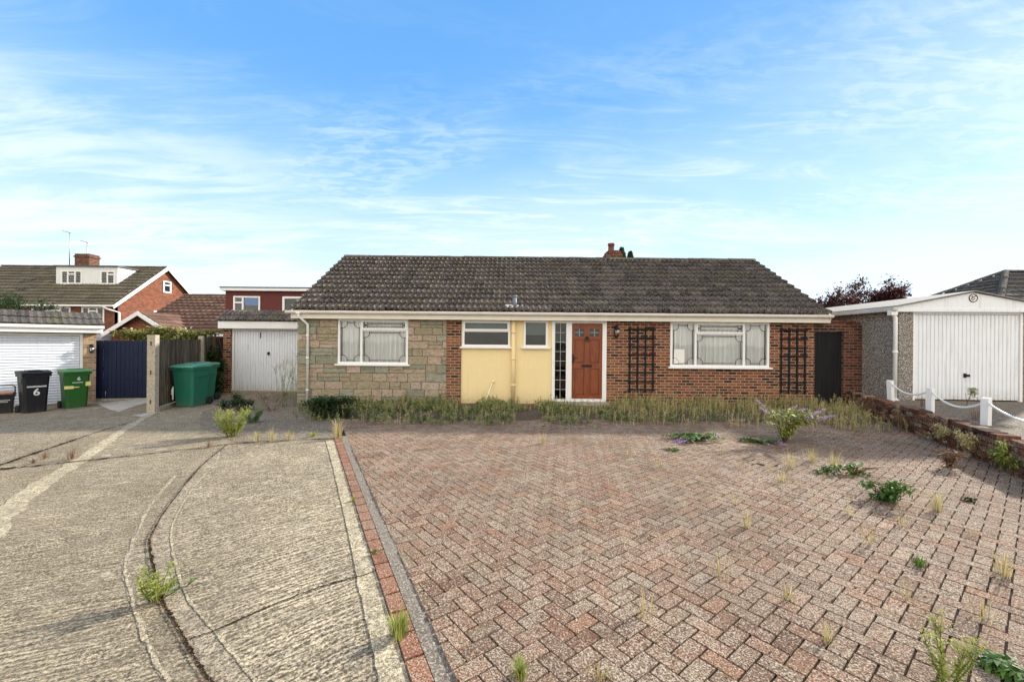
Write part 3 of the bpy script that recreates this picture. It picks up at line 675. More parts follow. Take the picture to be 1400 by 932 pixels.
# red strip
mb = MB(); L = 0
while L < 8.6:
    bl = .205; a = P0-D*.35+D*L; b = a+D*(bl-.004); r = rng.random()
    q = [a-Nn*.112, b-Nn*.112, b-Nn*.006, a-Nn*.006]
    block(q, mb, .004, r); L += bl
struct(mb.build('edging_strip', 'redstrip'), 'single row of red bricks edging the drive')
mb = MB(); row = []
for i in range(90):
    a = P0-D*.4+D*(i*.1); j = rng.uniform(-.012, .015); h = .012+rng.uniform(-.003, .004)
    row.append([mb.P((*(a-Nn*.004), h)), mb.P((*(a+Nn*(.125+j)), .007))])
for a, b in zip(row, row[1:]): mb.idx((a[0], b[0], b[1], a[1]), .5, 0, True)
struct(mb.build('edging_haunch', 'greyedge'), 'grey mortar band between red strip and paving')

# raised neighbouring drive and retaining wall
RW = [Vector(p) for p in ((9.02, 10.9), (8.45, 9.6), (7.96, 8.27), (7.5, 7.05), (6.69, 5.36), (5.95, 4.0), (5.3, 2.6))]
mb = MB(); top = [(p.x+.12, p.y) for p in RW]+[(5.3, -4), (24, -4), (24, 12.5), (9.1, 12.5)]
zt = lambda y: .36
a = [mb.P((x, y, .36)) for x, y in top]; mb.idx(a[::-1] if False else a); b = [mb.P((x, y, -.1)) for x, y in top]
for i in range(len(a)): j = (i+1) % len(a); mb.idx((a[i], a[j], b[j], b[i]))
struct(mb.build('raised_drive', 'concR'), 'brown concrete drive of the neighbour above the low wall')
mb = MB()
def path_at(P, s):
    for a, b in zip(P, P[1:]):
        L = (b-a).length
        if s <= L: return a+(b-a)*(s/L), (b-a).normalized()
        s -= L
    return P[-1], (P[-1]-P[-2]).normalized()
tot = sum((b-a).length for a, b in zip(RW, RW[1:]))
for c in range(6):
    s = rng.uniform(0, .1)-.1
    while s < tot-.05:
        bl = rng.uniform(.17, .26); s = max(s, 0)
        if c == 5 and (rng.random() < .35): s += bl; continue
        p, d = path_at(RW, min(s+bl/2, tot-.02)); n = Vector((-d.y, d.x))
        if n.x > 0: n = -n           # n points left (visible face)
        mb.M = Matrix.Translation((p.x, p.y, 0)) @ Matrix.Rotation(math.atan2(d.y, d.x)+rng.uniform(-.06, .06), 4, 'Z') @ Matrix.Rotation(rng.uniform(-.05, .05), 4, 'Y')
        o1 = rng.uniform(-.02, .025)
        mb.box(-bl/2+.005, bl/2-.005, -.11+o1, .12+o1, c*.078, c*.078+.07+rng.uniform(-.006, .003))
        s += bl
mb.M = None
rw = mb.build('retaining_wall', 'oldwall', bevel=.008); tag(rw, 'low crumbling brick retaining wall along the right of the paving', 'wall')
mb = MB()
for a, b in zip(RW, RW[1:]):
    d = (b-a).normalized(); n = Vector((-d.y, d.x)); mb.face([(*(a-n*.085), -.05), (*(b-n*.085), -.05), (*(b-n*.085), .37), (*(a-n*.085), .37)]); mb.face([(*(a+n*.085), -.05), (*(b+n*.085), -.05), (*(b+n*.085), .37), (*(a+n*.085), .37)])
    mb.face([(*(a-n*.085), .37), (*(b-n*.085), .37), (*(b+n*.085), .37), (*(a+n*.085), .37)])
mb.build('mortar_core', 'soil', rw)

# ------------------------------------------------------------------ bungalow  (local origin (0,11.03,0))
YB = 11.03
B = thing('bungalow', 'single storey brick bungalow with dark tiled roof and yellow centre panel', 'bungalow', (0, YB, 0))
X0, X1 = -5.72, 8.08; DEP = 6.5; ZT = 2.28
wins = {'L': (-4.66, -2.78, 1.05, 2.25), 'b1': (-1.33, -.05, 1.54, 2.25), 'b2': (.31, .96, 1.54, 2.25), 'dr': (1.07, 2.53, .09, 2.25), 'R': (4.23, 6.87, 1.05, 2.25)}
mb = MB(); mb.wall(X0, -1.75, -.1, ZT, [wins['L']], .0, .2); mb.build('stone_backing', 'stonemortar', B)
# stone blocks
mb = MB(); z = -.05; row = 0
def sub_rect(x0, x1, z0, z1, win):
    a, b, c, d = win
    if x1 <= a or x0 >= b or z1 <= c or z0 >= d: return [(x0, x1, z0, z1)]
    out = []
    if x0 < a: out.append((x0, a, z0, z1))
    if x1 > b: out.append((b, x1, z0, z1))
    if z0 < c: out.append((max(x0, a), min(x1, b), z0, c))
    if z1 > d: out.append((max(x0, a), min(x1, b), d, z1))
    return out
while z < ZT-.02:
    h = min(rng.choice((.17, .2, .23)), ZT-z); x = X0-.02+rng.uniform(-.2, 0)
    while x < -1.75:
        wd = rng.choice((.28, .38, .48, .6)); xa = max(x, X0-.03); xb = min(x+wd, -1.75)
        if xb-xa > .04:
            parts = [(xa, xb, z, z+h)]
            if h > .16 and rng.random() < .3: zc = z+h*rng.choice((.4, .5)); parts = [(xa, xb, z, zc), (xa, xb, zc, z+h)]
            for p in parts:
                r = rng.random()
                for q in sub_rect(*p, wins['L']):
                    if q[1]-q[0] > .03 and q[3]-q[2] > .03:
                        e = .006; yy = -.022-rng.uniform(0, .030)
                        mb.box(q[0]+e, q[1]-e, yy, -.001, q[2]+e, q[3]-e, r=r)
        x += wd
    z += h; row += 1
mb.build('stone_cladding', 'stone', B, bevel=.006)
mb = MB(); mb.wall(-1.75, -1.36, -.1, ZT, [], -.035, .2); mb.build('brick_pier', 'brick', B)
mb = MB(); mb.wall(-1.36, 1.07, .02, ZT, [wins['b1'], wins['b2']], .0, .2)
mb.build('yellow_panel', 'yellow', B)
mb = MB(); mb.wall(-1.36, 1.07, -.1, .02, [], .02, .2); mb.wall(1.07, X1, -.1, ZT, [wins['dr'], wins['R']], -.03, .2); mb.build('brick_wall', 'brick', B)
mb = MB(); 
mb.box(X0, X0+.2, .2, DEP, -.1, ZT); mb.box(X1-.2, X1, .2, DEP, -.1, ZT); mb.box(X0+.2, X1-.2, DEP-.2, DEP, -.1, ZT)
# gable triangles
RY = 14.22-YB; EY = 10.78-YB; RZ = 4.52; EZ = 2.47; PIT = math.atan2(RZ-EZ, RY-EY)
for xa, xb in ((X0, X0+.2), (X1-.2, X1)):
    mb.prism([(0, ZT), (DEP, ZT), (RY, RZ-.1)], xa, xb, axis='x')
mb.build('side_wall', 'brick', B)
mb = MB(); mb.box(X0+.2, X1-.2, 2.4, 2.5, 0, ZT); mb.box(X0+.2, X1-.2, .2, DEP-.2, ZT-.01, ZT+.03); mb.box(X0+.2, X1-.2, .2, 2.4, -.04, .0)
for x in (-1.5, 1.1, 2.7): mb.box(x-.04, x+.04, .2, 2.4, 0, ZT-.02)
mb.build('inner_room', 'room', B)
# roof
RX0, RX1 = -5.8, 8.36; SLN = math.hypot(RY-EY, RZ-EZ)
mb = MB(); tile_roof(mb, (RX0, EY, EZ), (1,0,0), (0, math.cos(PIT), math.sin(PIT)), RX1-RX0, SLN, gauge=.325, roll=.155, amp=.048, seg=5, jit=.024, lip=.074)
mb.face([(RX0, EY+.02, EZ-.005), (RX1, EY+.02, EZ-.005), (RX1, RY, RZ-.01), (RX0, RY, RZ-.01)], .1)
mb.face([(RX0, 2*RY-EY, EZ), (RX1, 2*RY-EY, EZ), (RX1, RY, RZ), (RX0, RY, RZ)], .3)
roof = mb.build('roof', 'tile', B)
mb = MB(); ridge_tiles(mb, (RX0, RY, RZ+.03), (RX1, RY, RZ+.03)); mb.build('ridge_tiles', 'tile', roof)
for x in (RX0-.005, RX1-.025):
    mb = MB(); mb.prism([(EY+.0, EZ-.16), (EY, EZ-.01), (RY, RZ-.01), (2*RY-EY, EZ-.01), (2*RY-EY, EZ-.16), (RY, RZ-.18)], x, x+.03, axis='x')
    mb.build('bargeboard', 'fascia', roof)
mb = MB(); mb.box(RX0-.02, RX1+.01, EY+.02, EY+.045, 2.245, EZ-.01); mb.build('fascia', 'fascia', B, bevel=.003)
mb = MB(); mb.box(RX0, RX1, EY+.046, -.036, 2.255, 2.27); mb.build('soffit', 'fascia', B)
mb = MB(); mb.box(-1.36, 1.07, -.036, .0, 2.25, 2.28); mb.build('head_trim', 'yellow', B)
mb = MB(); gx0, gx1 = -5.92, 8.38; k = 8; yc = EY-.04; zc = EZ-.025
prof = [(yc+.055*math.cos(t), zc+.0-.075*math.sin(t)) for t in [math.pi*i/k for i in range(k+1)]]
prof_in = [(yc+.048*math.cos(t), zc-.068*math.sin(t)) for t in [math.pi*i/k for i in range(k+1)]][::-1]
mb.prism(prof+prof_in, gx0, gx1, axis='x')
for x in (-3.6, -1.2, 1.4, 3.9, 6.3): mb.prism([(yc+.06*math.cos(math.pi*i/k), zc-.08*math.sin(math.pi*i/k)) for i in range(k+1)], x, x+.05, axis='x')
mb.build('gutter', 'gutter', B)
def downpipe(parent, x, yg, zg, yw, zb, mat='white', rad=.034, dx=.14):
    mb = MB(); mb.tube([(x, yg, zg), (x, yg, zg-.09), (x+dx, yw-.05, zg-.30), (x+dx, yw-.05, zb+.02)], rad, 10)
    for z in (zg-.6, (zg+zb)/2, zb+.35): mb.tube([(x+dx, yw-.05, z-.02), (x+dx, yw-.05, z+.02)], rad+.008, 10)
    mb.box(x-.05, x+.05, yg-.05, yg+.05, zg-.03, zg+.01)
    return mb.build('downpipe', mat, parent)
downpipe(B, -5.58, yc, zc-.05, -.04, .0, 'white')
# windows
wl = window(B, None, *wins['L'], -.02, [(0, .335, 0, 1), (.335, 1, .76, 1), (.335, 1, 0, .76)], lead=[0, 1, 2], curtain='net', opens=(1,))
wr = window(B, None, *wins['R'], -.045, [(0, .255, 0, 1), (.255, .745, .74, 1), (.255, .745, 0, .74), (.745, 1, 0, 1)], lead=[0, 1, 2, 3], curtain='net', opens=(1,))
wb1 = window(B, None, *wins['b1'], -.012, [(0, 1, .6, 1), (0, 1, 0, .6)], glass='obsc', opens=(0,))
wb2 = window(B, None, *wins['b2'], -.012, [(0, 1, 0, 1)], glass='obsc')
mb = MB(); mb.box(.37, .90, .09, .1, 1.86, 2.2); mb.build('blind', 'blind', wb2)
mb = MB(); mb.box(-1.25, -.13, .09, .1, 2.02, 2.2); mb.build('blind', 'blind', wb1)
for (xx, ww) in ((-4.45, wl), (-2.98, wl), (4.5, wr), (6.6, wr)):
    pass
# notice in right window
mb = MB(); mb.box(4.34, 4.62, -.022, -.018, 1.13, 1.52)
o = mb.build('notice', 'paper', None, loc=(0, YB, 0)); tag(o, 'white paper notice behind the left pane of the wide right window', 'notice')
# door set
X, Xb, Zb, Zt = wins['dr']
mb = MB(); yd = -.045
ops = [(1.15, 1.45, .16, 2.19), (1.60, 2.42, .17, 2.19)]
mb.wall(X, Xb, Zb, Zt, ops, yd, .06); fr = mb.build('door_frame', 'white', B, bevel=.005)
mb = MB(); mb.box(1.145, 1.455, .0, .006, .155, 2.195); sl_ = mb.build('sidelight', 'glassd', fr)
mb = MB(); mb.box(1.295, 1.303, -.008, -.001, .16, 2.19)
for i in range(1, 8): zc_ = .16+2.03*i/8; mb.box(1.15, 1.45, -.009, -.002, zc_-.004, zc_+.004)
mb.build('glazing_bar', 'whitelead', sl_)
dops = [(1.68, 1.93, 1.84, 2.05), (2.08, 2.33, 1.84, 2.05)]
pans = [(1.67, 1.94, 1.12, 1.76), (2.07, 2.34, 1.12, 1.76), (1.67, 1.94, .27, .98), (2.07, 2.34, .27, .98)]
mb = MB(); mb.wall(1.60, 2.42, .17, 2.19, dops+pans, -.02, .03)
for a, b, c, d in pans:
    mb.box(a, b, .0, .02, c, d); mb.box(a+.035, b-.035, -.013, -.0005, c+.035, d-.035)
dr = mb.build('door', 'door', B, bevel=.006)
for a, b, c, d in dops:
    mb = MB(); mb.box(a-.004, b+.004, .0, .006, c-.004, d+.004); pn = mb.build('door_glass', 'glassd', dr)
    mb = MB(); mb.box((a+b)/2-.004, (a+b)/2+.004, -.012, -.002, c, d); mb.box(a, b, -.013, -.003, (c+d)/2-.004, (c+d)/2+.004); mb.build('glazing_bar', 'whitelead', pn)
mb = MB(); mb.box(1.87, 2.14, -.038, -.0205, 1.02, 1.085); mb.build('letterbox', 'iron', dr, bevel=.006)
mb = MB(); mb.tube([(2.005, -.021, 1.80), (2.005, -.05, 1.80)], .045, 12); mb.tube([(2.005+.045*math.cos(t), -.05, 1.75+.045*math.sin(t)) for t in [2*math.pi*i/14 for i in range(15)]], .009, 6, cap=False); mb.build('door_knocker', 'iron', dr)
mb = MB(); mb.box(1.625, 1.66, -.035, -.0205, 1.12, 1.36); mb.tube([(1.643, -.036, 1.26), (1.643, -.075, 1.26), (1.74, -.078, 1.26)], .011, 8); mb.build('handle', 'iron', dr)
mb = MB(); mb.box(1.0, 2.6, -.30, -.032, -.05, .075); mb.build('doorstep', 'concp', B, bevel=.01)
# soil pipe painted yellow
mb = MB(); mb.tube([(.04, -.06, .0), (.04, -.06, 2.25)], .055, 14)
for z in (.5, 1.2, 1.9): mb.tube([(.04, -.06, z), (.04, -.06, z+.05)], .062, 14)
mb.build('soil_pipe', 'yellow', B)
# roof vent
vy = 10.97-YB; vz = EZ+(vy-EY)*math.tan(PIT)
mb = MB(); mb.tube([(.06, vy, vz-.05), (.06, vy, vz+.30)], .055, 12); mb.tube([(.06, vy, vz+.28), (.06, vy, vz+.33)], .066, 12); vp = mb.build('vent_pipe', 'leadgrey', B)
mb = MB()
for q in range(9):
    xx = .06+rng.uniform(-.24, .24); yy = vy-.02+rng.uniform(-.06, .04); zz_ = EZ+(yy-EY)*math.tan(PIT)+.055
    mb.M = Matrix.Translation((xx, yy, zz_)) @ Matrix.Rotation(PIT, 4, 'X') @ Matrix.Rotation(rng.uniform(0, 3), 4, 'Z'); mb.box(-.05, .05, -.03, .03, -.03, .016)
mb.M = None; mb.build('mortar_flashing', 'mortarw', vp, bevel=.012)
# chimney
cx, cy = 3.58, 14.75-YB
mb = MB(); mb.box(cx-.29, cx+.29, cy-.28, cy+.28, RZ-.8, 4.82, 0); mb.box(cx-.25, cx+.25, cy-.24, cy+.24, 4.82, 4.90, 0); mb.box(cx-.17, cx+.17, cy-.17, cy+.17, 4.90, 4.95)
ch = mb.build('chimney', 'brickD', roof, bevel=.01)
mb = MB(); mb.tube([(cx-.05, cy, 4.94), (cx-.05, cy, 4.98), (cx-.05, cy, 5.14), (cx-.05, cy, 5.15), (cx-.05, cy, 5.22)], [.13, .11, .10, .125, .12], 14); mb.build('chimney_pot', 'clay', ch)

# trellises
def trellis(x0, x1, z0, z1, label):
    w = x1-x0; h = z1-z0; mb = MB(); loc = ((x0+x1)/2, YB-.05, z0)
    for i in range(4):
        x = -w/2+w*(.08+.84*i/3); mb.box(x-.02, x+.02, -.012, .008, 0, h)
    for i in range(8):
        z = h*(.04+.92*i/7)+rng.uniform(-.01, .01); mb.box(-w/2, w/2, -.032, -.0125, z-.019, z+.019)
    o = mb.build('trellis', 'trellis', None, loc); tag(o, label, 'trellis', 'black trellises on the brick front'); return o
trellis(3.09, 3.83, .36, 2.12, 'black wooden trellis on the brick wall between door and wide window')
trellis(7.14, 7.89, .36, 2.12, 'black wooden trellis on the brick wall at the bungalow corner by the dark gate')
# wall lantern
def lantern(x, y, z, rz, label, s=1):
    o = thing('wall_lantern', label, 'wall light', (x, y, z), rz)
    mb = MB(); mb.box(-.05*s, .05*s, -.02, -.001, -.16*s, .16*s); mb.tube([(0, -.02, .08*s), (0, -.10*s, .16*s), (0, -.14*s, .12*s)], .011*s, 8); mb.tube([(0, -.14*s, .12*s), (0, -.14*s, .05*s)], [.02*s, .08*s], 8); mb.tube([(0,-.14*s,-.15*s),(0,-.14*s,-.11*s)], [.02*s,.05*s], 8); mb.build('bracket', 'iron', o)
    mb = MB(); mb.tube([(0, -.14*s, .05*s), (0, -.14*s, -.11*s)], [.065*s, .045*s], 8); mb.build('lamp_glass', 'obsc', o)
    mb = MB(); mb.tube([(0, -.14*s, .03*s), (0, -.14*s, -.06*s)], .025*s, 8); mb.build('bulb', 'mark', o)
lantern(2.78, YB-.032, 1.98, 0, 'black lantern on the brick beside the front door')
# stick leaning
p = at(661.5, 559, 10.55); q = at(673.5, 522, 11.0)
mb = MB(); L_ = Vector((q.x-p.x, q.y-p.y, q.z-.0)); mb.tube([(0,0,0), L_], .018, 8); mb.tube([L_*.97-Vector((.0,0,0)), L_*1.0+Vector((.05,0,.005))], .022, 6)
o = mb.build('broom_handle', 'stick', None, (p.x, p.y, .02)); tag(o, 'pale wooden stick leaning against the yellow panel', 'stick')

# ------------------------------------------------------------------ attached garage
YG = 13.17; GA = thing('attached_garage', 'small flat roofed garage with ribbed white door beside the stone clad wall', 'garage', (0, YG, 0))
gx0 = (305-700)*YG/F; gx1 = -5.74; dx0, dx1, dzb, dzt = -9.0, -6.66, -.04, 2.02
mb = MB(); mb.wall(gx0, gx1, -.3, 2.06, [(dx0, dx1, -.4, dzt)], 0, .22); mb.box(gx0, gx0+.2, .22, 5, -.3, 2.06); mb.box(gx0, gx1, 5, 5.2, -.3, 2.3); mb.box(gx1-.2, gx1, .22, 5, -.3, 2.06); mb.build('wall', 'brick', GA)
mb = MB(); mb.box(gx0-.05, gx1-.02, -.17, -.14, 2.02, 2.25); mb.box(gx0-.05, gx0-.02, -.139, 1, 2.02, 2.25); mb.build('fascia', 'whitepaint', GA)
mb = MB(); mb.box(gx0, gx1, -.139, -.001, 2.07, 2.09); mb.box(gx0-.02, gx1, .35, 5.2, 2.5, 2.56); mb.build('flat_roof', 'felt', GA)
mb = MB(); a_ = math.atan2(.34, .50); tile_roof(mb, (gx0-.07, -.22, 2.26), (1,0,0), (0, math.cos(a_), math.sin(a_)), gx1-gx0+.05, .62, gauge=.31, roll=.155, amp=.035)
mb.face([(gx0-.05, -.2, 2.252), (gx1-.03, -.2, 2.252), (gx1-.03, .3, 2.58), (gx0-.05, .3, 2.58)], .1); mb.prism([(-.18, 2.25), (.3, 2.575), (.34, 2.25)], gx0-.045, gx0-.03, axis='x'); mb.box(gx0-.045, gx1-.03, .3, .34, 2.06, 2.575)
mb.build('tiled_apron', 'tile', GA)
def ribbed_door(parent, x0, x1, z0, z1, y, n, mat, horiz=False, name='garage_door', hpos=None):
    mb = MB(); fw = .06
    mb.box(x0, x0+fw, y-.012, y+.06, z0, z1); mb.box(x1-fw, x1, y-.012, y+.06, z0, z1); mb.box(x0+fw, x1-fw, y-.012, y+.06, z1-fw, z1)
    fr = mb.build('door_frame', 'white', parent, bevel=.003)
    mb = MB(); a, b, c, d = x0+fw+.008, x1-fw-.008, z0+.03, z1-fw-.008
    if not horiz:
        w = (b-a)/n
        for i in range(n):
            xs_ = [a+w*i, a+w*(i+.12), a+w*(i+.30), a+w*(i+.42), a+w*(i+1)]; yy = [y+.03, y+.03, y+.012, y+.012, y+.012]
            xs_ = [a+w*i, a+w*(i+.10), a+w*(i+.18), a+w*(i+.92), a+w*(i+1)]; yy = [y+.036, y+.036, y+.016, y+.016, y+.036]
            for k in range(4): mb.face([(xs_[k], yy[k], c), (xs_[k+1], yy[k+1], c), (xs_[k+1], yy[k+1], d), (xs_[k], yy[k], d)], .5)
    else:
        h = (d-c)/n
        for i in range(n):
            pr = [(0, .04), (.1, .022), (.35, .012), (.65, .012), (.9, .022), (1, .04)]
            for k in range(5): mb.face([(a, y+pr[k][1], c+h*(i+pr[k][0])), (b, y+pr[k][1], c+h*(i+pr[k][0])), (b, y+pr[k+1][1], c+h*(i+pr[k+1][0])), (a, y+pr[k+1][1], c+h*(i+pr[k+1][0]))], .5, 0, True)
    mb.face([(a, y+.05, c), (b, y+.05, c), (b, y+.05, d), (a, y+.05, d)], .5)
    dd = mb.build(name, mat, parent)
    if hpos:
        hx, hz = hpos; mb = MB(); mb.box(hx-.03, hx+.03, y-.002, y+.015, hz-.05, hz+.05); mb.tube([(hx, y, hz), (hx, y-.05, hz)], .012, 8); mb.box(hx-.015, hx+.05, y-.062, y-.045, hz-.03, hz+.03); mb.build('handle', 'iron', dd)
    return dd
ribbed_door(GA, dx0, dx1, dzb, dzt, .06, 26, 'garwhite', hpos=(-7.83, 1.23))
mb = MB(); p = at(361, 455, YG); mb.box(p.x-.012, p.x+.012, -.19, -.172, p.z-.17, p.z+.02); mb.build('latch_hook', 'iron', GA)
mb = MB(); mb.box(dx0, dx1, .02, .2, -.05, .03); mb.build('threshold', 'concp', GA)

# ------------------------------------------------------------------ garage far left with roller shutter
rzL = math.atan2(.798, .602)
GL = thing('side_garage', 'low garage with white roller shutter and buff brick pier at far left', 'garage', (-12.4, 12.26, -.24), rzL)
z0 = 0; zs_ = 2.04
mb = MB(); mb.wall(-3.6, 0, -.2, 2.09, [(-3.0, -.27, -.3, zs_)], 0, .22); mb.box(-.22, 0, .22, 4.6, -.2, 2.09); mb.box(-3.6, -3.4, .22, 4.6, -.2, 2.09); mb.box(-3.6, 0, 4.6, 4.8, -.2, 2.4); mb.build('wall', 'brickY', GL)
mb = MB(); mb.box(-3.7, .12, -.19, -.16, 2.07, 2.27); mb.box(.09, .12, -.159, 1, 2.07, 2.27); mb.build('fascia', 'whitepaint', GL)
mb = MB(); mb.box(-3.7, .14, -.25, -.195, 2.20, 2.28); mb.build('gutter', 'gutter', GL)
mb = MB(); mb.box(-3.6, .09, -.159, -.001, 2.08, 2.10); mb.box(-3.6, .09, .4, 4.8, 2.56, 2.62); mb.build('flat_roof', 'felt', GL)
mb = MB(); tile_roof(mb, (-3.7, -.22, 2.29), (1,0,0), (0, math.cos(a_), math.sin(a_)), 3.83, .64, gauge=.32, roll=.15, amp=.02)
mb.face([(-3.68, -.2, 2.282), (.11, -.2, 2.282), (.11, .33, 2.62), (-3.68, .33, 2.62)], .1); mb.prism([(-.2, 2.27), (.33, 2.61), (.36, 2.27)], .095, .115, axis='x'); mb.box(-3.68, .11, .33, .36, 2.1, 2.61)
mb.build('tiled_apron', 'tileG', GL)
ribbed_door(GL, -3.0, -.27, .0, zs_, .05, 26, 'shutter', horiz=True, name='roller_shutter')
pl = Matrix.Rotation(rzL, 4, 'Z') @ Vector((-.10, -.001, 0))
lantern(-12.4+pl.x, 12.26+pl.y, 1.37, rzL, 'dark lantern on the buff brick garage pier', .8)

# ------------------------------------------------------------------ wheelie bins
def bin_mesh(mb, w, d, h, part):
    if part == 'body':
        prof = [(0, .80), (.03, .82), (.55, .92), (.86, 1.0)]
        rings = []
        for z, k in prof:
            W_, D_ = w/2*k, d/2*k; c = .045
            rings.append([mb.P(p) for p in ((-W_+c,-D_,z*h),(W_-c,-D_,z*h),(W_,-D_+c,z*h),(W_,D_-c,z*h),(W_-c,D_,z*h),(-W_+c,D_,z*h),(-W_,D_-c,z*h),(-W_,-D_+c,z*h))])
        mb.idx(rings[0][::-1])
        for a, b in zip(rings, rings[1:]):
            for j in range(8): mb.idx((a[j], a[(j+1)%8], b[(j+1)%8], b[j]))
        mb.box(-w/2-.018, w/2+.018, -d/2-.018, d/2+.01, .86*h, .925*h)
        for sx_ in (-1, 1):
            x = sx_*(w/2+.004); mb.box(min(x, x-sx_*.03), max(x, x-sx_*.03), -d*.28, d*.3, .70*h, .86*h)
        mb.box(-w*.3, w*.3, d/2-.03, d/2+.05, .93*h, .96*h); mb.box(-w*.42, -w*.3, d/2-.03, d/2+.09, .86*h, .98*h); mb.box(w*.3, w*.42, d/2-.03, d/2+.09, .86*h, .98*h)
        mb.tube([(-w*.42, d/2+.085, .95*h), (w*.42, d/2+.085, .95*h)], .016, 8)
        mb.box(-w*.42, w*.42, d/2*.80-.12, d/2*.84+.02, 0.01, .16*h)
    elif part == 'lid':
        pts = [(-d/2-.04, .925*h), (-d/2-.045, .955*h), (-d*.30, .985*h), (d*.1, 1.0*h), (d/2+.02, .985*h), (d/2+.02, .93*h)]
        mb.prism(pts, -w/2-.03, w/2+.03, axis='x'); mb.box(-w*.28, w*.28, -d*.28, d*.30, .985*h, 1.008*h)
        mb.box(-w*.2, w*.2, -d/2-.075, -d/2-.03, .925*h, .95*h)
def wheels(mb, w, d):
    for sx_ in (-1, 1):
        x = sx_*(w/2-.02); mb.tube([(x-.025, d/2-.02, .10), (x+.025, d/2-.02, .10)], .10, 16, m=0)
    mb.tube([(-w/2, d/2-.02, .10), (w/2, d/2-.02, .10)], .012, 6)
def make_bin(label, loc, rz, body, lid, w=.58, d=.72, h=1.07, group=None):
    t = thing('wheelie_bin', label, 'wheelie bin', loc, rz, group)
    mb = MB(); bin_mesh(mb, w, d, h, 'body'); b = mb.build('body', body, t, bevel=.008)
    mb = MB(); bin_mesh(mb, w, d, h, 'lid'); mb.build('lid', lid, t, bevel=.012)
    mb = MB(); wheels(mb, w, d); mb.build('wheels', 'rubber', t)
    return t, b
def text_mesh(s, size, parent, mat, M_, name='lettering', bold=.004):
    cu = bpy.data.curves.new(name, 'FONT'); cu.body = s; cu.size = size; cu.align_x = 'CENTER'; cu.align_y = 'CENTER'; cu.extrude = .002; cu.offset = bold
    o = bpy.data.objects.new(name+'_tmp', cu); COL.objects.link(o)
    me = bpy.data.meshes.new_from_object(o.evaluated_get(bpy.context.evaluated_depsgraph_get())); bpy.data.objects.remove(o)
    me.transform(M_); me.materials.append(M[mat]); r = bpy.data.objects.new(name, me); COL.objects.link(r); r.parent = parent; return r
ga = 'wheelie bins standing on the concrete'
zb_ = lambda x, y: gz(x, y)+.004
tA, bA = make_bin('nearer teal green wheelie bin with its side in front of the fence', (-8.12, 10.42, zb_(-8.1, 10.4)), R(-3), 'teal', 'teallid', w=.56, d=.58, h=1.05, group=ga)
mb = MB(); mb.box(-.262, -.235, -.268, -.255, .18, .50); mb.box(-.27, -.24, -.285, -.262, .30, .44); mb.build('torn_sticker', 'paper', tA)
tB, bB = make_bin('farther teal green wheelie bin behind the other by the fence end', (-8.50, 11.22, zb_(-8.2, 11.4)), R(-4), 'teal', 'teallid', w=.56, d=.6, h=1.05, group=ga)
tC, bC = make_bin('black wheelie bin with white number 6 by the roller shutter', (-12.12, 10.42, zb_(-12.1, 10.4)-.02), R(62), 'black', 'black', w=.47, d=.50, group=ga)
tD, bD = make_bin('bright green wheelie bin with yellow tape beside the buff pier', (-11.8, 11.1, zb_(-11.8, 11.1)-.02), R(60), 'green', 'greenlid', w=.49, d=.52, h=1.06, group=ga)
side = lambda z, d, x: Matrix.Translation((x, -d/2*(.86+.12*z/1.07)-.012, z)) @ Matrix.Rotation(R(90+2.5), 4, 'X')
text_mesh('6', .24, tC, 'mark', side(.53, .50, 0), bold=.004)
def dashes(parent, z, x0, x1, hgt, d, mat='mark'):
    mb = MB(); x = x0; y = -d/2*(.86+.12*z/1.07)-.006
    while x < x1:
        l = rng.uniform(.008, .016); mb.box(x, x+l, y-.004, y+.01, z-rng.uniform(.4, .6)*hgt, z+rng.uniform(.4, .6)*hgt); x += l+.004
    mb.build('lettering', mat, parent)
dashes(tC, .675, -.16, .16, .035, .50)
dashes(tD, .70, -.10, .10, .02, .52)
text_mesh('6', .13, tD, 'mark', side(.80, .52, .02), bold=.002)
yy_ = -.52/2*.93
mb = MB(); mb.box(-.245, -.08, yy_-.014, yy_+.03, .54, .62); mb.box(-.08, .03, yy_-.012, yy_+.03, .565, .59); mb.build('yellow_tape', 'label', tD)
mb = MB(); mb.box(.15, .25, yy_-.018, yy_+.05, .60, .71); mb.build('yellow_tape', 'label', tD)
cd = thing('food_caddy', 'small black caddy with upright handle at the left edge', 'caddy', (-12.75, 10.3, gz(-12.7, 10.3)-.01), R(45))
mb = MB(); mb.box(-.19, .19, -.14, .14, 0, .46, taper=(.03, .025)); mb.box(-.21, .21, -.16, .16, .44, .49); mb.build('body', 'black', cd, bevel=.01)
mb = MB(); mb.box(-.19, .18, -.13, .13, .485, .53, taper=(-.0, 0)); mb.build('contents', 'orange', cd, bevel=.015)
mb = MB(); mb.tube([(-.2, 0, .42), (-.2, 0, .66), (-.15, 0, .71), (.15, 0, .71), (.2, 0, .66), (.2, 0, .42)], .012, 8); mb.build('handle', 'iron', cd)
mb = MB()
for q in range(8): mb.box(-.06+q*.025, -.06+q*.025+.016, -.150, -.13, .33, .348)
mb.build('lettering', 'mark', cd); mb = MB()
for q in range(7): mb.box(-.07+q*.025, -.07+q*.025+.014, -.149, -.13, .29, .306)
mb.build('lettering', 'mark', cd)

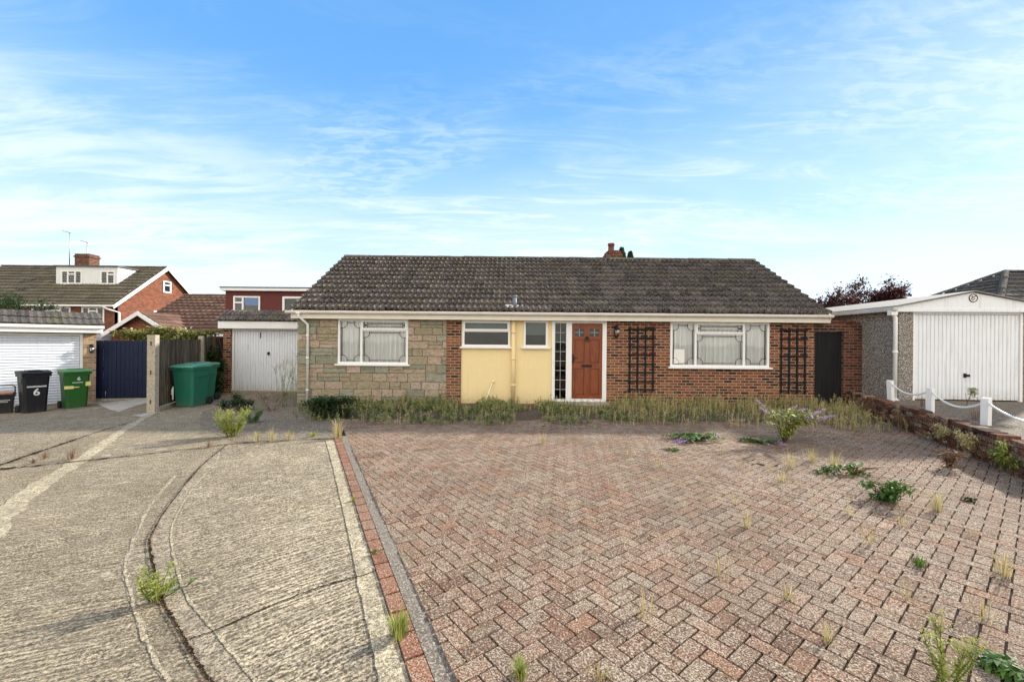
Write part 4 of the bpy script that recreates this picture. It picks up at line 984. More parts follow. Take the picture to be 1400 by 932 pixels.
# ------------------------------------------------------------------ blue gate, fence, concrete post
ga_, gb_ = Vector((-12.60, 12.42)), Vector((-10.95, 12.78)); gl_ = (gb_-ga_).length
zg0 = gz(-11.8, 12.5)
BG = thing('garden_gate', 'dark blue boarded timber gate between garage pier and fence', 'gate', (ga_.x, ga_.y, zg0), math.atan2(gb_.y-ga_.y, gb_.x-ga_.x))
mb = MB(); n = 15
for i in range(n):
    w_ = gl_/n; yy = rng.uniform(-.006, .006); mb.box(i*w_+.003, (i+1)*w_-.003, -.02+yy, .0+yy, .05, 1.80+rng.uniform(-.005, .005))
mb.build('board_panel', 'bluegate', BG, bevel=.003)
for z in (.3, .95, 1.6): mb = MB(); mb.box(0, gl_, .008, .05, z-.05, z+.05); mb.build('rail', 'bluegate', BG)
mb = MB(); mb.box(.0, gl_, -.04, .06, -.02, .035); mb.build('threshold', 'concp', BG)
mb = MB(); mb.tube([(.30, -.03, .10), (.30, -.03, .26)], .008, 6); mb.build('drop_bolt', 'metal', BG)
fa, fb = Vector((-8.32, 9.62)), Vector((-10.05, 14.6)); fd = (fb-fa).normalized(); fl = (fb-fa).length; frz = math.atan2(fd.y, fd.x)
FN = thing('board_fence', 'weathered dark vertical board fence behind the teal bins', 'fence', (fa.x, fa.y, -.08), frz)
for (s0, s1, ht) in ((.1, 2.66, 1.74), (2.78, fl, 1.80)):
    mb = MB(); s = s0
    while s < s1-.05:
        w_ = rng.uniform(.085, .105); h_ = ht+rng.uniform(-.015, .02); mb.M = Matrix.Translation((s+w_/2, 0, 0)) @ Matrix.Rotation(rng.uniform(-.05, .05)+.1, 4, 'Z'); mb.box(-w_/2, w_/2, -.012, .0, .16, h_); mb.M = None; s += w_*.93
    mb.build('board_panel', 'fence', FN)
    for z in (.35, .95, 1.5): mb = MB(); mb.box(s0, s1, .02, .07, z-.04, z+.04); mb.build('rail', 'fence', FN)
    mb = MB(); mb.box(s0, s1, -.03, .02, .0, .14); mb.build('gravel_board', 'concp', FN)
mb = MB(); mb.box(2.66, 2.77, -.06, .06, 0, 1.85); mb.build('post', 'concp', FN)
mb = MB(); mb.box(fl-.05, fl+.06, -.06, .06, 0, 1.85); mb.build('post', 'fence', FN)
mb = MB()
hh = 1.82; z = [.28, .95, 1.62]
mb.wall(-.095, .095, 0, hh, [(-.03, .015, zz1-.05, zz1+.05) for zz1 in z], -.055, .055); mb.box(-.02, .01, .0, .05, .1, hh-.1, m=0)
cp = mb.build('concrete_post', 'concp', None, (-8.29, 9.5, gz(-8.3, 9.5)-.04), bevel=.008); tag(cp, 'pale slotted concrete fence post right of the blue gate', 'post')

# ------------------------------------------------------------------ side gate right of bungalow
GW = thing('gate_wall', 'brick pillar and lintel framing the dark side gate', 'wall', (8.1, YB, 0))
mb = MB(); mb.wall(0.0, 1.24, -.1, 2.27, [(0.03, .80, -.2, 2.04)], .0, .22); mb.box(1.2, 1.27, -.02, .24, -.1, 2.2); mb.build('brickwork', 'brickD', GW)
mb = MB(); mb.box(-.02, 1.1, -.03, .25, 2.275, 2.32); mb.build('coping', 'oldwall', GW, bevel=.01)
SG = thing('side_gate', 'tall black boarded side gate between bungalow and brick pillar', 'gate', (8.13, YB+.06, 0))
mb = MB()
for i in range(7): mb.box(.005+i*.109, .005+(i+1)*.109-.004, 0, .02, .04, 2.02)
mb.build('board_panel', 'blackgate', SG, bevel=.003)
for z in (.3, 1.0, 1.75): mb = MB(); mb.box(.01, .76, .021, .06, z-.05, z+.05); mb.build('rail', 'blackgate', SG)

# ------------------------------------------------------------------ right garage
RG = thing('concrete_garage', 'pebble dashed garage with low gable and wide ribbed white door', 'garage', (9.31, 9.9, .34), R(-4))
Wd = 3.2; Hh = 2.19
mb = MB(); mb.wall(0, Wd, 0, Hh, [(.33, 2.79, -.1, 2.15)], 0, .1)
for k in range(8): mb.box(0, .08, .1+k*.62, .1+k*.62+.612, 0, Hh+.02)
mb.box(Wd-.08, Wd, .1, 5.1, 0, Hh); mb.box(0, Wd, 5.1, 5.18, 0, Hh+.3); mb.build('wall', 'pebble', RG)
pk = 2.60; ev = 2.26
mb = MB(); mb.prism([(-.12, Hh-.02), (Wd+.12, Hh-.02), (Wd+.12, ev), (Wd/2, pk), (-.12, ev)], -.06, -.02); mb.box(-.14, Wd+.14, -.08, -.061, Hh-.05, Hh+.02)
gp = mb.build('gable_panel', 'garwhite', RG)
mb = MB()
for s_ in (-1, 1):
    xe = -.16 if s_ < 0 else Wd+.16
    a3 = Vector((xe, 0, ev+.0)); b3 = Vector((Wd/2, 0, pk+.02)); 
    n = 18
    for i in range(n):
        t0, t1 = i/n, (i+1)/n; p_ = a3.lerp(b3, t0); q_ = a3.lerp(b3, t1); w1 = .0; 
        mb.face([(p_.x, -.12, p_.z), (q_.x, -.12, q_.z), (q_.x, 5.3, q_.z), (p_.x, 5.3, p_.z)], .5)
        mb.face([(p_.x, -.12, p_.z+.025), (q_.x, -.12, q_.z+.025), (q_.x, 5.3, q_.z+.025), (p_.x, 5.3, p_.z+.025)], .5)
    mb.face([(a3.x, -.12, a3.z), (b3.x, -.12, b3.z), (b3.x, -.12, b3.z+.025), (a3.x, -.12, a3.z+.025)])
    mb.face([(a3.x, -.12, a3.z), (a3.x, 5.3, a3.z), (a3.x, 5.3, a3.z+.025), (a3.x, -.12, a3.z+.025)])
mb.build('roof', 'corr', RG)
mb = MB(); mb.box(-.24, -.13, -.14, 5.2, ev-.11, ev-.01); mb.build('gutter', 'guttergrey', RG, bevel=.015)
mb = MB(); mb.tube([(-.17, -.03, ev-.06), (-.17, -.03, ev-.16), (-.10, -.03, ev-.26), (-.10, -.03, .02)], .045, 10); mb.tube([(-.10, -.03, 1.15), (-.10, -.03, 1.2)], .055, 10); mb.box(-.24, -.10, -.10, .03, ev-.2, ev-.05); mb.tube([(-.10, -.03, .05), (-.12, -.12, .0)], .05, 8); mb.build('downpipe', 'white', RG)
ribbed_door(RG, .33, 2.79, .02, 2.15, .03, 26, 'garwhite', hpos=(1.53, .63))
mb = MB(); mb.box(.25, 2.9, -.1, .08, -.03, .016); mb.build('threshold', 'purplebr', RG)
mb = MB(); cx_, cz_ = Wd/2+.0, pk-.13
mb.tube([(cx_+.09*math.cos(t), -.068, cz_+.09*math.sin(t)) for t in [2*math.pi*i/24 for i in range(25)]], .010, 6, cap=False)
mb.tube([(cx_-.05, -.07, cz_-.03), (cx_+.0, -.07, cz_+.02), (cx_+.05, -.07, cz_+.05)], .009, 6); mb.tube([(cx_-.02, -.07, cz_-.05), (cx_+.04, -.07, cz_-.01)], .009, 6); mb.tube([(cx_-.04, -.07, cz_+.02), (cx_-.01, -.07, cz_+.05)], .008, 6)
em = mb.build('round_emblem', 'lead', gp)
mb = MB(); mb.tube([(cx_, -.061, cz_), (cx_, -.066, cz_)], .088, 20); mb.build('disc', 'gutter', em)

# posts and chains
posts = []
pz = .36
for i, (x, y, h, lb) in enumerate(((8.88, 9.62, .50, 'leaning white post nearest the garage downpipe'), (8.28, 8.13, .50, 'white post in the middle of the chain line'), (7.93, 6.87, .46, 'scuffed white post nearest the camera on the chain line'), (7.35, 5.2, .46, None))):
    posts.append((x, y, h))
    mb = MB(); mb.box(-.05, .05, -.05, .05, 0, h-.02); mb.prism([(-.05, h-.02), (.05, h-.02), (.03, h), (-.03, h)], -.05, .05)
    if lb is None: lb = 'white post past the right end of the chain line'
    o = mb.build('chain_post', 'whitepaint', None, (x, y, pz), R(20), bevel=.006); o.rotation_euler = (0, R((-4, 0, 1, 0)[i]), R(15)); tag(o, lb, 'post', 'white posts carrying the chain')
cl_ = ['white twisted chain between the leaning post and the middle post', 'white twisted chain sagging between middle and scuffed posts', 'white twisted chain running off the right edge']
for i in range(3):
    a, b = posts[i], posts[i+1]; A_ = Vector((a[0], a[1], pz+a[2]-.06)); B_ = Vector((b[0], b[1], pz+b[2]-.06)); mb = MB(); n = 90; Lc = (B_-A_).length
    for k in (0, math.pi):
        pth = []
        for j in range(n+1):
            t = j/n; p = A_.lerp(B_, t); p.z -= (.17, .20, .2)[i]*4*t*(1-t); ph = t*Lc/.075*2*math.pi+k
            pth.append(p-A_+Vector((math.cos(ph)*.010, math.cos(ph)*.006, math.sin(ph)*.012)))
        mb.tube(pth, .0105, 6)
    o = mb.build('post_chain', 'white', None, A_); tag(o, cl_[i], 'chain', 'white chains strung between posts')

# ------------------------------------------------------------------ neighbouring houses
# House A
HA = thing('dormer_house', 'two storey red brick house with olive tiled roof and white dormer', 'house', (-29.6, 30.6, -1.0))
hz = lambda z: z+1.0
AX0, EZa = -13.6, hz(4.12); RYa = 4.4; RZa = hz(7.70)
mb = MB(); wa = [((44-700)/18.35+29.6, (97-700)/18.35+29.6, hz(2.75), hz(3.98)), ((112-700)/18.35+29.6, (143-700)/18.35+29.6, hz(2.82), hz(3.98))]
mb.wall(AX0, 0, -.5, EZa, wa, 0, .25); mb.build('front_wall', 'brickA', HA)
mb = MB(); mb.face([(0, 0, -.5), (0, 2*RYa, -.5), (0, 2*RYa, EZa), (0, RYa, RZa-.1), (0, 0, EZa)]); mb.face([(AX0, 0, -.5), (AX0, 2*RYa, -.5), (AX0, 2*RYa, EZa), (AX0, RYa, RZa-.1), (AX0, 0, EZa)]); mb.face([(AX0, 2*RYa, -.5), (0, 2*RYa, -.5), (0, 2*RYa, EZa), (AX0, 2*RYa, EZa)])
mb.face([(AX0, .6, -.5), (0, .6, -.5), (0, .6, EZa), (AX0, .6, EZa)]); mb.build('gable_wall', 'brickA', HA)
pa = math.atan2(RZa-EZa, RYa+.3)
mb = MB(); tile_roof(mb, (AX0-.2, -.35, EZa-.05), (1,0,0), (0, math.cos(pa), math.sin(pa)), -AX0+.5, math.hypot(RZa-EZa, RYa+.3), gauge=.47, roll=.3, amp=.03, seg=2, lip=.10, jit=.03)
mb.face([(AX0-.2, 2*RYa+.3, EZa-.05), (.3, 2*RYa+.3, EZa-.05), (.3, RYa, RZa), (AX0-.2, RYa, RZa)], .3); ra = mb.build('roof', 'tileA', HA)
mb = MB(); ridge_tiles(mb, (AX0-.2, RYa-.05, RZa), (.3, RYa-.05, RZa), .14); mb.build('ridge_tiles', 'tileA', ra)
mb = MB(); mb.prism([(-.38, EZa-.30), (-.38, EZa-.02), (RYa-.05, RZa+.06), (2*RYa+.3, EZa-.02), (2*RYa+.3, EZa-.3), (RYa, RZa-.24)], .27, .32, axis='x'); mb.build('bargeboard', 'white', HA)
mb = MB(); mb.box(AX0-.2, .3, -.45, -.36, EZa-.15, EZa-.03); mb.build('gutter', 'white', HA)
mb = MB(); mb.tube([(-.5, -.38, EZa-.15), (-.1, -.38, EZa-.35), (.22, .12, EZa-.55), (.22, .12, 1.0)], .07, 6); mb.build('downpipe', 'white', HA)
window(HA, None, *wa[0], -.02, [(0, .27, 0, 1), (.27, .73, 0, .75), (.27, .73, .75, 1), (.73, 1, 0, 1)], fw=.12, far=True, curtain=None, sill=True)
window(HA, None, *wa[1], -.02, [(0, .32, 0, 1), (.32, .68, 0, .72), (.32, .68, .72, 1), (.68, 1, 0, 1)], fw=.11, far=True, curtain=None)
# gable windows (on plane x=0 facing +X)
def gwin(y0, y1, z0, z1):
    mb = MB(); mb.M = Matrix.Rotation(R(90), 4, 'Z'); mb.wall(y0, y1, z0, z1, [(y0+.12, y1-.12, z0+.12, (z0+z1)/2+.1), (y0+.12, y1-.12, (z0+z1)/2+.2, z1-.1)], -.06, .02); w_ = mb.build('window', 'white', HA)
    mb = MB(); mb.M = Matrix.Rotation(R(90), 4, 'Z'); mb.box(y0+.1, y1-.1, -.02, -.01, z0+.1, z1-.1); mb.build('pane', 'glassd', w_)
gwin(4.2, 5.0, hz(5.55), hz(6.55)); gwin(3.3, 4.3, hz(3.55), hz(3.95))
# dormer
dm0, dm1 = -36.2+29.6, -31.3+29.6; dy = 2.0; dzb_, dzt_ = hz(5.70), hz(7.28)
dw = [((83-700)/17.23+29.6, (112-700)/17.23+29.6, hz(5.90), hz(6.98)), ((137-700)/17.23+29.6, (157-700)/17.23+29.6, hz(5.90), hz(6.98))]
mb = MB(); mb.wall(dm0, dm1, dzb_-.05, dzt_, dw, dy, dy+.12)
for x in (dm0, dm1-.02): mb.prism([(dy+.12, dzb_-.1), (dy+.12, dzt_), (RYa-.3, dzt_)], x, x+.02, axis='x')
for k in range(9): mb.box(dm0-.01, dm1+.01, dy-.012, dy-.001, dzb_+k*.17, dzb_+k*.17+.012)
mb.face([(dm0, dy+.5, dzb_), (dm1, dy+.5, dzb_), (dm1, dy+.5, dzt_), (dm0, dy+.5, dzt_)])
dmr = mb.build('dormer', 'cladwhite', ra)
mb = MB(); mb.box(dm0-.12, dm1+.12, dy-.15, RYa+.1, dzt_, dzt_+.1); mb.build('dormer_roof', 'felt', dmr)
mb = MB(); mb.prism([(dy+.1, dzb_-.15), (dy+.1, dzb_), (RYa-.4, dzt_-.05), (RYa-.4, dzt_-.2)], dm1+.021, dm1+.10, axis='x'); mb.build('flashing', 'cladwhite', dmr)
for d_ in dw: window(ra, None, *d_, dy-.02, [(0, .33, 0, 1), (.33, .67, 0, .74), (.33, .67, .74, 1), (.67, 1, 0, 1)] if d_ is dw[0] else [(0, .48, 0, 1), (.48, 1, 0, .74), (.48, 1, .74, 1)], fw=.10, far=True, sill=True)
mb = MB(); cxa = (106-700)/16.1+29.6; mb.box(cxa-.62, cxa+.62, RYa+.2, RYa+1.1, RZa-1, hz(8.85)); mb.box(cxa-.68, cxa+.68, RYa+.15, RYa+1.15, hz(8.55), hz(8.68)); cha = mb.build('chimney', 'brickD', ra)
for k in range(6):
    xx = dm0-.9-rng.random()*2.2; yy = 1.1+rng.random()*1.9; zz_ = EZa-.05+(yy+.35)*math.tan(pa)+.08
    mb = MB(); mb.M = Matrix.Translation((xx, yy, zz_)) @ Matrix.Rotation(pa, 4, 'X') @ Matrix.Rotation(rng.uniform(-.6, .6), 4, 'Z'); mb.box(-.2, .2, -.16, .16, 0, .05); mb.build('slipped_tile', 'tileG', ra)
for (px, yt, yb, arm, lb) in ((94, 318, 353, -1, 'taller thin aerial left of the chimney stack'), (118, 331, 357, -1, 'shorter thin aerial right of the chimney stack')):
    y_ = 35.4; s_ = y_/F; x_ = (px-700)*s_; zt_ = CAMZ+(461-yt)*s_; zb2 = CAMZ+(461-yb)*s_
    mb = MB(); mb.tube([(0,0,-.6), (0,0,zt_-zb2)], .035, 6); mb.tube([(-.55, 0, zt_-zb2+.12), (.12, 0, zt_-zb2-.05)], .03, 6)
    for k in range(5): mb.tube([(-.5+k*.12, -.15, zt_-zb2+.11-k*.03), (-.5+k*.12, .15, zt_-zb2+.11-k*.03)], .018, 4)
    o = mb.build('tv_aerial', 'metal', None, (x_, y_, zb2)); tag(o, lb, 'aerial', 'television aerials by the chimney')

# House B
HB = thing('rear_bungalow', 'bungalow with brown tiled roof and small white edged gable', 'house', (-17.9, 19.9, -.5))
hb = lambda z: z+.5
def hbx(px, Y): return (px-700)*Y/F+17.9
RYb = 24.5-19.9; EYb = 20.7-19.9; rzb = hb(4.23); ezb = hb(2.0); xl, xr_ = -19.5+17.9, 4.6
pb = math.atan2(rzb-ezb, RYb-EYb)
mb = MB(); tile_roof(mb, (xl, EYb, ezb), (1,0,0), (0, math.cos(pb), math.sin(pb)), xr_-xl, math.hypot(RYb-EYb, rzb-ezb), gauge=.38, roll=.3, amp=.035, seg=2, lip=.08, jit=.02)
mb.face([(xl, 2*RYb-EYb, ezb), (xr_, 2*RYb-EYb, ezb), (xr_, RYb, rzb), (xl, RYb, rzb)], .3)
# wing roof (ridge along y)
wz, we = hb(2.92), hb(1.90); wx = 1.62; yw = -.25; pw = math.atan2(wz-we, wx)
Lw = 2.9
tile_roof(mb, (wx, yw, we), (0,1,0), (-math.cos(pw), 0, math.sin(pw)), Lw+.4, math.hypot(wx, wz-we), gauge=.33, roll=.3, amp=.03, seg=2, lip=.05)
mb.face([(-wx, yw, we), (-wx, Lw, we), (0, Lw+.6, wz), (0, yw, wz)], .3); mb.face([(wx, yw, we-.02), (wx, Lw, we-.02), (0, Lw+.6, wz-.02), (0, yw, wz-.02)], .3)
rb_ = mb.build('roof', 'tileB', HB); mb = MB(); ridge_tiles(mb, (xl, RYb, rzb+.03), (xr_, RYb, rzb+.03), .12); mb.build('ridge_tiles', 'tileB', rb_)
mb = MB(); mb.face([(-wx+.15, 0, 0), (wx-.15, 0, 0), (wx-.15, 0, we+.05), (0, 0, wz-.05), (-wx+.15, 0, we+.05)]); mb.box(-wx+.15, wx-.15, .01, 3, 0, we-.05); mb.box(xl+.2, xr_-.1, EYb+.4, 8, 0, ezb-.05); mb.prism([(EYb+.4, ezb-.05), (8, ezb-.05), (RYb, rzb-.1)], xl+.2, xl+.25, axis='x'); mb.build('wall', 'brickA', HB)
for s_ in (-1, 1): mb = MB(); mb.prism([(s_*(wx+.12), we-.24), (s_*(wx+.12), we-.02), (0, wz+.04), (0, wz-.16)], yw-.04, yw); mb.build('bargeboard', 'white', HB)
mb = MB(); mb.box(wx+.1, xr_, EYb-.03, EYb, ezb-.2, ezb-.02); mb.build('fascia', 'white', HB)
mb = MB(); mb.box(-4.6, -wx-.1, -1.2, 1.8, hb(1.68), hb(1.85)); mb.box(-4.4, -wx-.1, -1.0, 1.8, 0, hb(1.68)); mb.build('lean_to', 'cladwhite', HB)
# House C: dark red dormer bungalow behind the garage
HC = thing('flat_roofed_house', 'dark red clad flat roofed house behind the attached garage', 'house', (-12.84, 18.4, -.3))
hc = lambda z: z+.3
xC = lambda px: (px-700)*18.4/F+12.84
wc = [(xC(319), xC(355.5), hc(2.85), hc(3.60)), (xC(386), xC(425), hc(2.6), hc(3.60))]
mb = MB(); mb.wall(0, 4.6, hc(1.8), hc(3.82), wc, 0, .15); mb.box(0, .1, .15, 6, hc(1.8), hc(3.82)); mb.box(4.5, 4.6, .15, 6, hc(1.8), hc(3.82)); mb.box(.1, 4.5, 5.9, 6, 0, hc(3.82))
for k in range(14): mb.box(.0, 4.6, -.012, -.001, hc(1.9)+k*.14, hc(1.9)+k*.14+.012) if False else None
mb.build('cladding', 'cladred', HC)
mb = MB(); mb.box(0, 4.6, 0, .2, 0, hc(1.79)); mb.box(0, .2, .2, 6, 0, hc(1.79)); mb.build('wall', 'brick', HC)
mb = MB(); mb.box(-.12, 4.75, -.18, 6.2, hc(3.83), hc(3.95)); mb.build('roof_edge', 'white', HC)
mb = MB(); mb.box(-.14, 4.77, -.20, 6.2, hc(3.951), hc(4.0)); mb.build('flat_roof', 'felt', HC)
w1 = window(HC, None, *wc[0], -.02, [(0, .35, 0, .62), (0, .35, .62, 1), (.35, 1, 0, 1)], fw=.07, far=True, glass='glass')
window(HC, None, *wc[1], -.02, [(0, 1, 0, 1)], fw=.09, far=True, glass='glass')
mb = MB(); a, b, c, d = wc[0]; mb.box(a+(b-a)*.4, b-.06, .05, .07, c+.35, d-.06); mb.build('blind', 'bluecloth', w1)
mb = MB(); mb.box(.15, 4.5, 1.0, 1.1, hc(1.8), hc(3.8)); mb.build('inner_room', 'room', HC)

# Right neighbour
HR = thing('hipped_bungalow', 'bungalow with dark hipped roof behind the pebble dashed garage', 'house', (16.2, 13.8, 0))
re_, rr_ = 2.5, 4.69; hy = 3.05; L1 = 4.0
mb = MB(); pr = math.atan2(rr_-re_, hy); Ls = math.hypot(hy, rr_-re_); pe = math.atan2(rr_-re_, L1); Le = math.hypot(L1, rr_-re_)
tile_roof(mb, (0, 0, re_), (1,0,0), (0, math.cos(pr), math.sin(pr)), 16, Ls, gauge=.33, roll=.3, amp=.025, seg=2, lip=.05, xr=lambda s: (L1*s/Ls, 16))
tile_roof(mb, (0, 2*hy, re_), (0,-1,0), (math.cos(pe), 0, math.sin(pe)), 2*hy, Le, gauge=.33, roll=.3, amp=.025, seg=2, lip=.05, xr=lambda s: (hy*s/Le, 2*hy-hy*s/Le))
mb.face([(0, 2*hy, re_), (16, 2*hy, re_), (16, hy, rr_), (L1, hy, rr_)], .3); mb.face([(0, 0, re_-.02), (0, 2*hy, re_-.02), (L1, hy, rr_-.02)], .3); mb.face([(0, 0, re_-.02), (16, 0, re_-.02), (16, hy, rr_-.02), (L1, hy, rr_-.02)], .3)
rr = mb.build('roof', 'tileG', HR); mb = MB(); ridge_tiles(mb, (L1, hy, rr_+.03), (16, hy, rr_+.03)); ridge_tiles(mb, (0, 2*hy, re_+.05), (L1, hy, rr_+.05)); ridge_tiles(mb, (0, 0, re_+.05), (L1, hy, rr_+.05)); mb.build('ridge_tiles', 'tileG', rr)
mb = MB(); mb.box(.4, 15, .4, 2*hy-.4, -.1, re_); mb.build('wall', 'brickA', HR)

# ------------------------------------------------------------------ vegetation
def rd(): return Vector((rng.gauss(0,1), rng.gauss(0,1), rng.gauss(0,1))).normalized()
def cloud(mb, c, rad, n, L, W, clumps=14, spread=.35, up=.2):
    c = Vector(c); cs = [c+Vector([rd()[k]*rad[k]*rng.uniform(.2, .95) for k in range(3)]) for _ in range(clumps)]
    for _ in range(n):
        q = rng.choice(cs); p = q+Vector([rd()[k]*rad[k]*spread*rng.random()**.6 for k in range(3)])
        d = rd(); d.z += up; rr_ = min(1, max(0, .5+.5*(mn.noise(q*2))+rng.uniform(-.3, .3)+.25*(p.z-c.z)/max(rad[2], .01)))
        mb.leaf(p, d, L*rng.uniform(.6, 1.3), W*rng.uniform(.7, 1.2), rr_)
def branch(mb, p, d, L, r, depth, tips, curve=.25):
    d = Vector(d).normalized(); pts = [Vector(p)]; q = Vector(p); dd = d.copy()
    for i in range(4):
        dd = (dd+rd()*curve*.4+Vector((0,0,.05))).normalized(); q = q+dd*L/4; pts.append(q.copy())
    mb.tube(pts, [r*(1-.12*i) for i in range(5)], 6 if r > .02 else 4)
    if depth == 0: tips.append(pts[-1]); tips.append(pts[-2]); return
    for k in range(rng.choice((2, 3, 3))):
        t = rng.choice((2, 3, 4, 4)); nd = (dd+rd()*.75).normalized(); nd.z = max(nd.z, -.1); branch(mb, pts[t], nd, L*rng.uniform(.6, .8), r*.55, depth-1, tips, curve)
def tree(name, label, loc, H, th, dirs, lf, n, LL, lean=0, depth=3, spread=.35, r0=.09):
    t = thing(name, label, 'tree', loc); mb = MB(); tips = []
    mb.tube([(0,0,-.1), (.02,0,th*.5), (0,.03,th)], [r0*1.3, r0*1.05, r0*.9], 8)
    for d, L in dirs: branch(mb, (0,.02,th*.97), d, L, r0*.6, depth, tips)
    mb.build('trunk', 'bark', t); mb = MB()
    for _ in range(n):
        q = rng.choice(tips); p = q+rd()*spread*rng.random(); mb.leaf(p, rd(), LL*rng.uniform(.6, 1.3), LL*.55, None)
    mb.build('crown', lf, t); return t
sv = rng.getstate()
rng.seed(5)
tree('copper_tree', 'sparse dark purple leaved tree behind the pebble dashed garage', (16.6, 19.4, -.35), 4.9, 2.4, [((-1.0, 0, .55), 1.1), ((-.5, .3, .9), .9), ((.2, -.2, 1.0), 1.15), ((.8, 0, .6), 1.2), ((1.1, .2, .35), 1.3), ((-1.1, -.2, .3), 1.3), ((-.3, 0, 1), 1.0), ((.5, .1, .8), 1.2), ((.9, -.3, .7), 1.2), ((-1.0, .2, .6), 1.3)], 'lf_purple', 9500, .13, spread=.33)
tree('young_tree', 'leafy green tree rising behind the roller shutter garage', (-18.9, 15.4, -.3), 3.9, 1.75, [((-.6, 0, .9), .9), ((.5, 0, .9), .85), ((0, .3, 1), 1.0), ((.9, 0, .35), .8), ((-.9, 0, .3), .9)], 'lf_dark', 2300, .10, spread=.34)
for i, (x, top, rr0) in enumerate(((7.95, 8.45, 1.5), (8.75, 8.3, 1.3))):
    t = thing('conifer', ('taller dark conifer tip showing behind the chimney', 'shorter dark conifer tip right of the one by the chimney')[i], 'tree', (x, 30+i*.6, 0), 0, 'conifers behind the chimney')
    mb = MB(); mb.tube([(0,0,0), (0,0,top-.3)], [.16, .03], 8); mb.build('trunk', 'bark', t)
    mb = MB()
    for _ in range(4200):
        z = rng.uniform(1.2, top); k = (1-(z-1.2)/(top-1.2))**.75*rr0+.03; a = rng.uniform(0, 6.28); r_ = k*rng.uniform(.5, 1); mb.leaf((math.cos(a)*r_, math.sin(a)*r_, z), (math.cos(a)*.6, math.sin(a)*.6, 1), .22, .09, None, droop=0)
    mb.build('crown', 'lf_dark', t)
# hedge behind gate & fence
t = thing('climbing_hedge', 'yellow green shrub spilling over behind the blue gate and fence', 'shrub', (-11.9, 13.9, -.2))
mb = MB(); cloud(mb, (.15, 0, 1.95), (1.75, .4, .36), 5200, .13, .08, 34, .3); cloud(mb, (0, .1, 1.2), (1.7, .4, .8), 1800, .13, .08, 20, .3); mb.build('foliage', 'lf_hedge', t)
mb = MB()
for k in range(9): x = -1.5+k*.38; mb.tube([(x, .1, 0), (x+rng.uniform(-.1,.1), .05, 1.0), (x+rng.uniform(-.25,.25), 0, 2.0)], [.03, .02, .008], 5)
mb.build('stems', 'bark', t)
t = thing('ivy_bush', 'dark ivy filling the gap between fence and attached garage', 'ivy', (-9.35, 12.75, -.1))
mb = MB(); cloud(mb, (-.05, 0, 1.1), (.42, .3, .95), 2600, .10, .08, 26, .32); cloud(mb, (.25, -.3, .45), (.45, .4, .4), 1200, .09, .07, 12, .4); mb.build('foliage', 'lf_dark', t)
mb = MB()
for k in range(7): x = -.2+k*.09; mb.tube([(x, 0, 0), (x+rng.uniform(-.1,.1), .05, 1.0), (x+rng.uniform(-.25,.2), 0, 2.0)], [.015, .01, .004], 5)
mb.build('stems', 'bark', t)

# weed bed: uncountable dry weeds along the front
def weed_stem(mb, x, y, h, kind, z0=.02):
    lean = Vector((rng.uniform(-.16, .16), rng.uniform(-.16, .16), 1)).normalized(); b = Vector((x, y, z0)); t = b+lean*h
    side = Vector((rng.uniform(-1,1), rng.uniform(-1,1), 0)).normalized(); r = rng.random()
    w_ = .0035
    mb.face([b-side*w_, b+side*w_, t+side*w_*.5, t-side*w_*.5], r); s2 = Vector((-side.y, side.x, 0)); mb.face([b-s2*w_, b+s2*w_, t+s2*w_*.5, t-s2*w_*.5], r)
    for k in range(kind[0]):
        f = rng.uniform(.12, .95); p = b+lean*h*f; a = rng.uniform(0, 6.28); d = Vector((math.cos(a), math.sin(a), rng.uniform(.5, 1.6))); mb.leaf(p, d, kind[1]*(1.2-f*.7)*rng.uniform(.7, 1.3), kind[2], min(1, max(0, r+rng.uniform(-.25, .25))))
    for k in range(kind[3]):
        p = b+lean*h*rng.uniform(.75, 1.05); mb.leaf(p+rd()*.02, (rng.uniform(-.5,.5), rng.uniform(-.5,.5), 1), .025, .011, min(1, r+.3))
rng.seed(21)
mg = MB(); ms = MB(); cnt = 0
while cnt < 4500:
    x = rng.uniform(-4.9, 8.6); y = rng.uniform(7.3, 10.95)
    front = 8.15+.28*mn.noise(Vector((x*.9, 0, 3)))+.2*mn.noise(Vector((x*3, 1, 0)))
    if x > 5: front -= .35*sst(5, 7, x)
    if x < -3.6: front += .9*sst(-3.6, -4.9, x)
    if y < front: 
        if rng.random() > .03 or y < front-.5: continue
    if x < 2.7 and x > 1.0 and y > 10.65: continue
    if x > 7.9-(10.9-y)*.1 and y < 9.2: continue
    if y < 9.6 and rng.random() < .6: continue
    dn = .36+1.2*mn.noise(Vector((x*1.3, y*1.3, 5)))+.15
    if rng.random() > dn: continue
    cnt += 1
    straw = mn.noise(Vector((x*1.6, y*2.0, 9)))+.40*sst(1, 4, x)-.10*sst(2, -1, x)+rng.uniform(-.35, .35)
    h = (.08+.17*rng.random()**1.6+.10*sst(1.5, 3.5, x)*rng.random())*(1+.7*mn.noise(Vector((x*2.6, y*2.6, 1))))
    if rng.random() < .03: h *= 1.5
    if y < front+.15: h *= .75
    if straw > .20: weed_stem(ms, x, y, h*1.1, (5, .05, .010, 10))
    else: weed_stem(mg, x, y, h, (11, .07, .019, 3))
o = mg.build('green_weeds', 'lf_weed'); tag(o, 'dense upright green weeds along the bungalow front', 'weeds', kind='stuff')
o = ms.build('dry_grass', 'lf_straw'); tag(o, 'dry straw coloured grass and seed heads along the brick front', 'grass', kind='stuff')

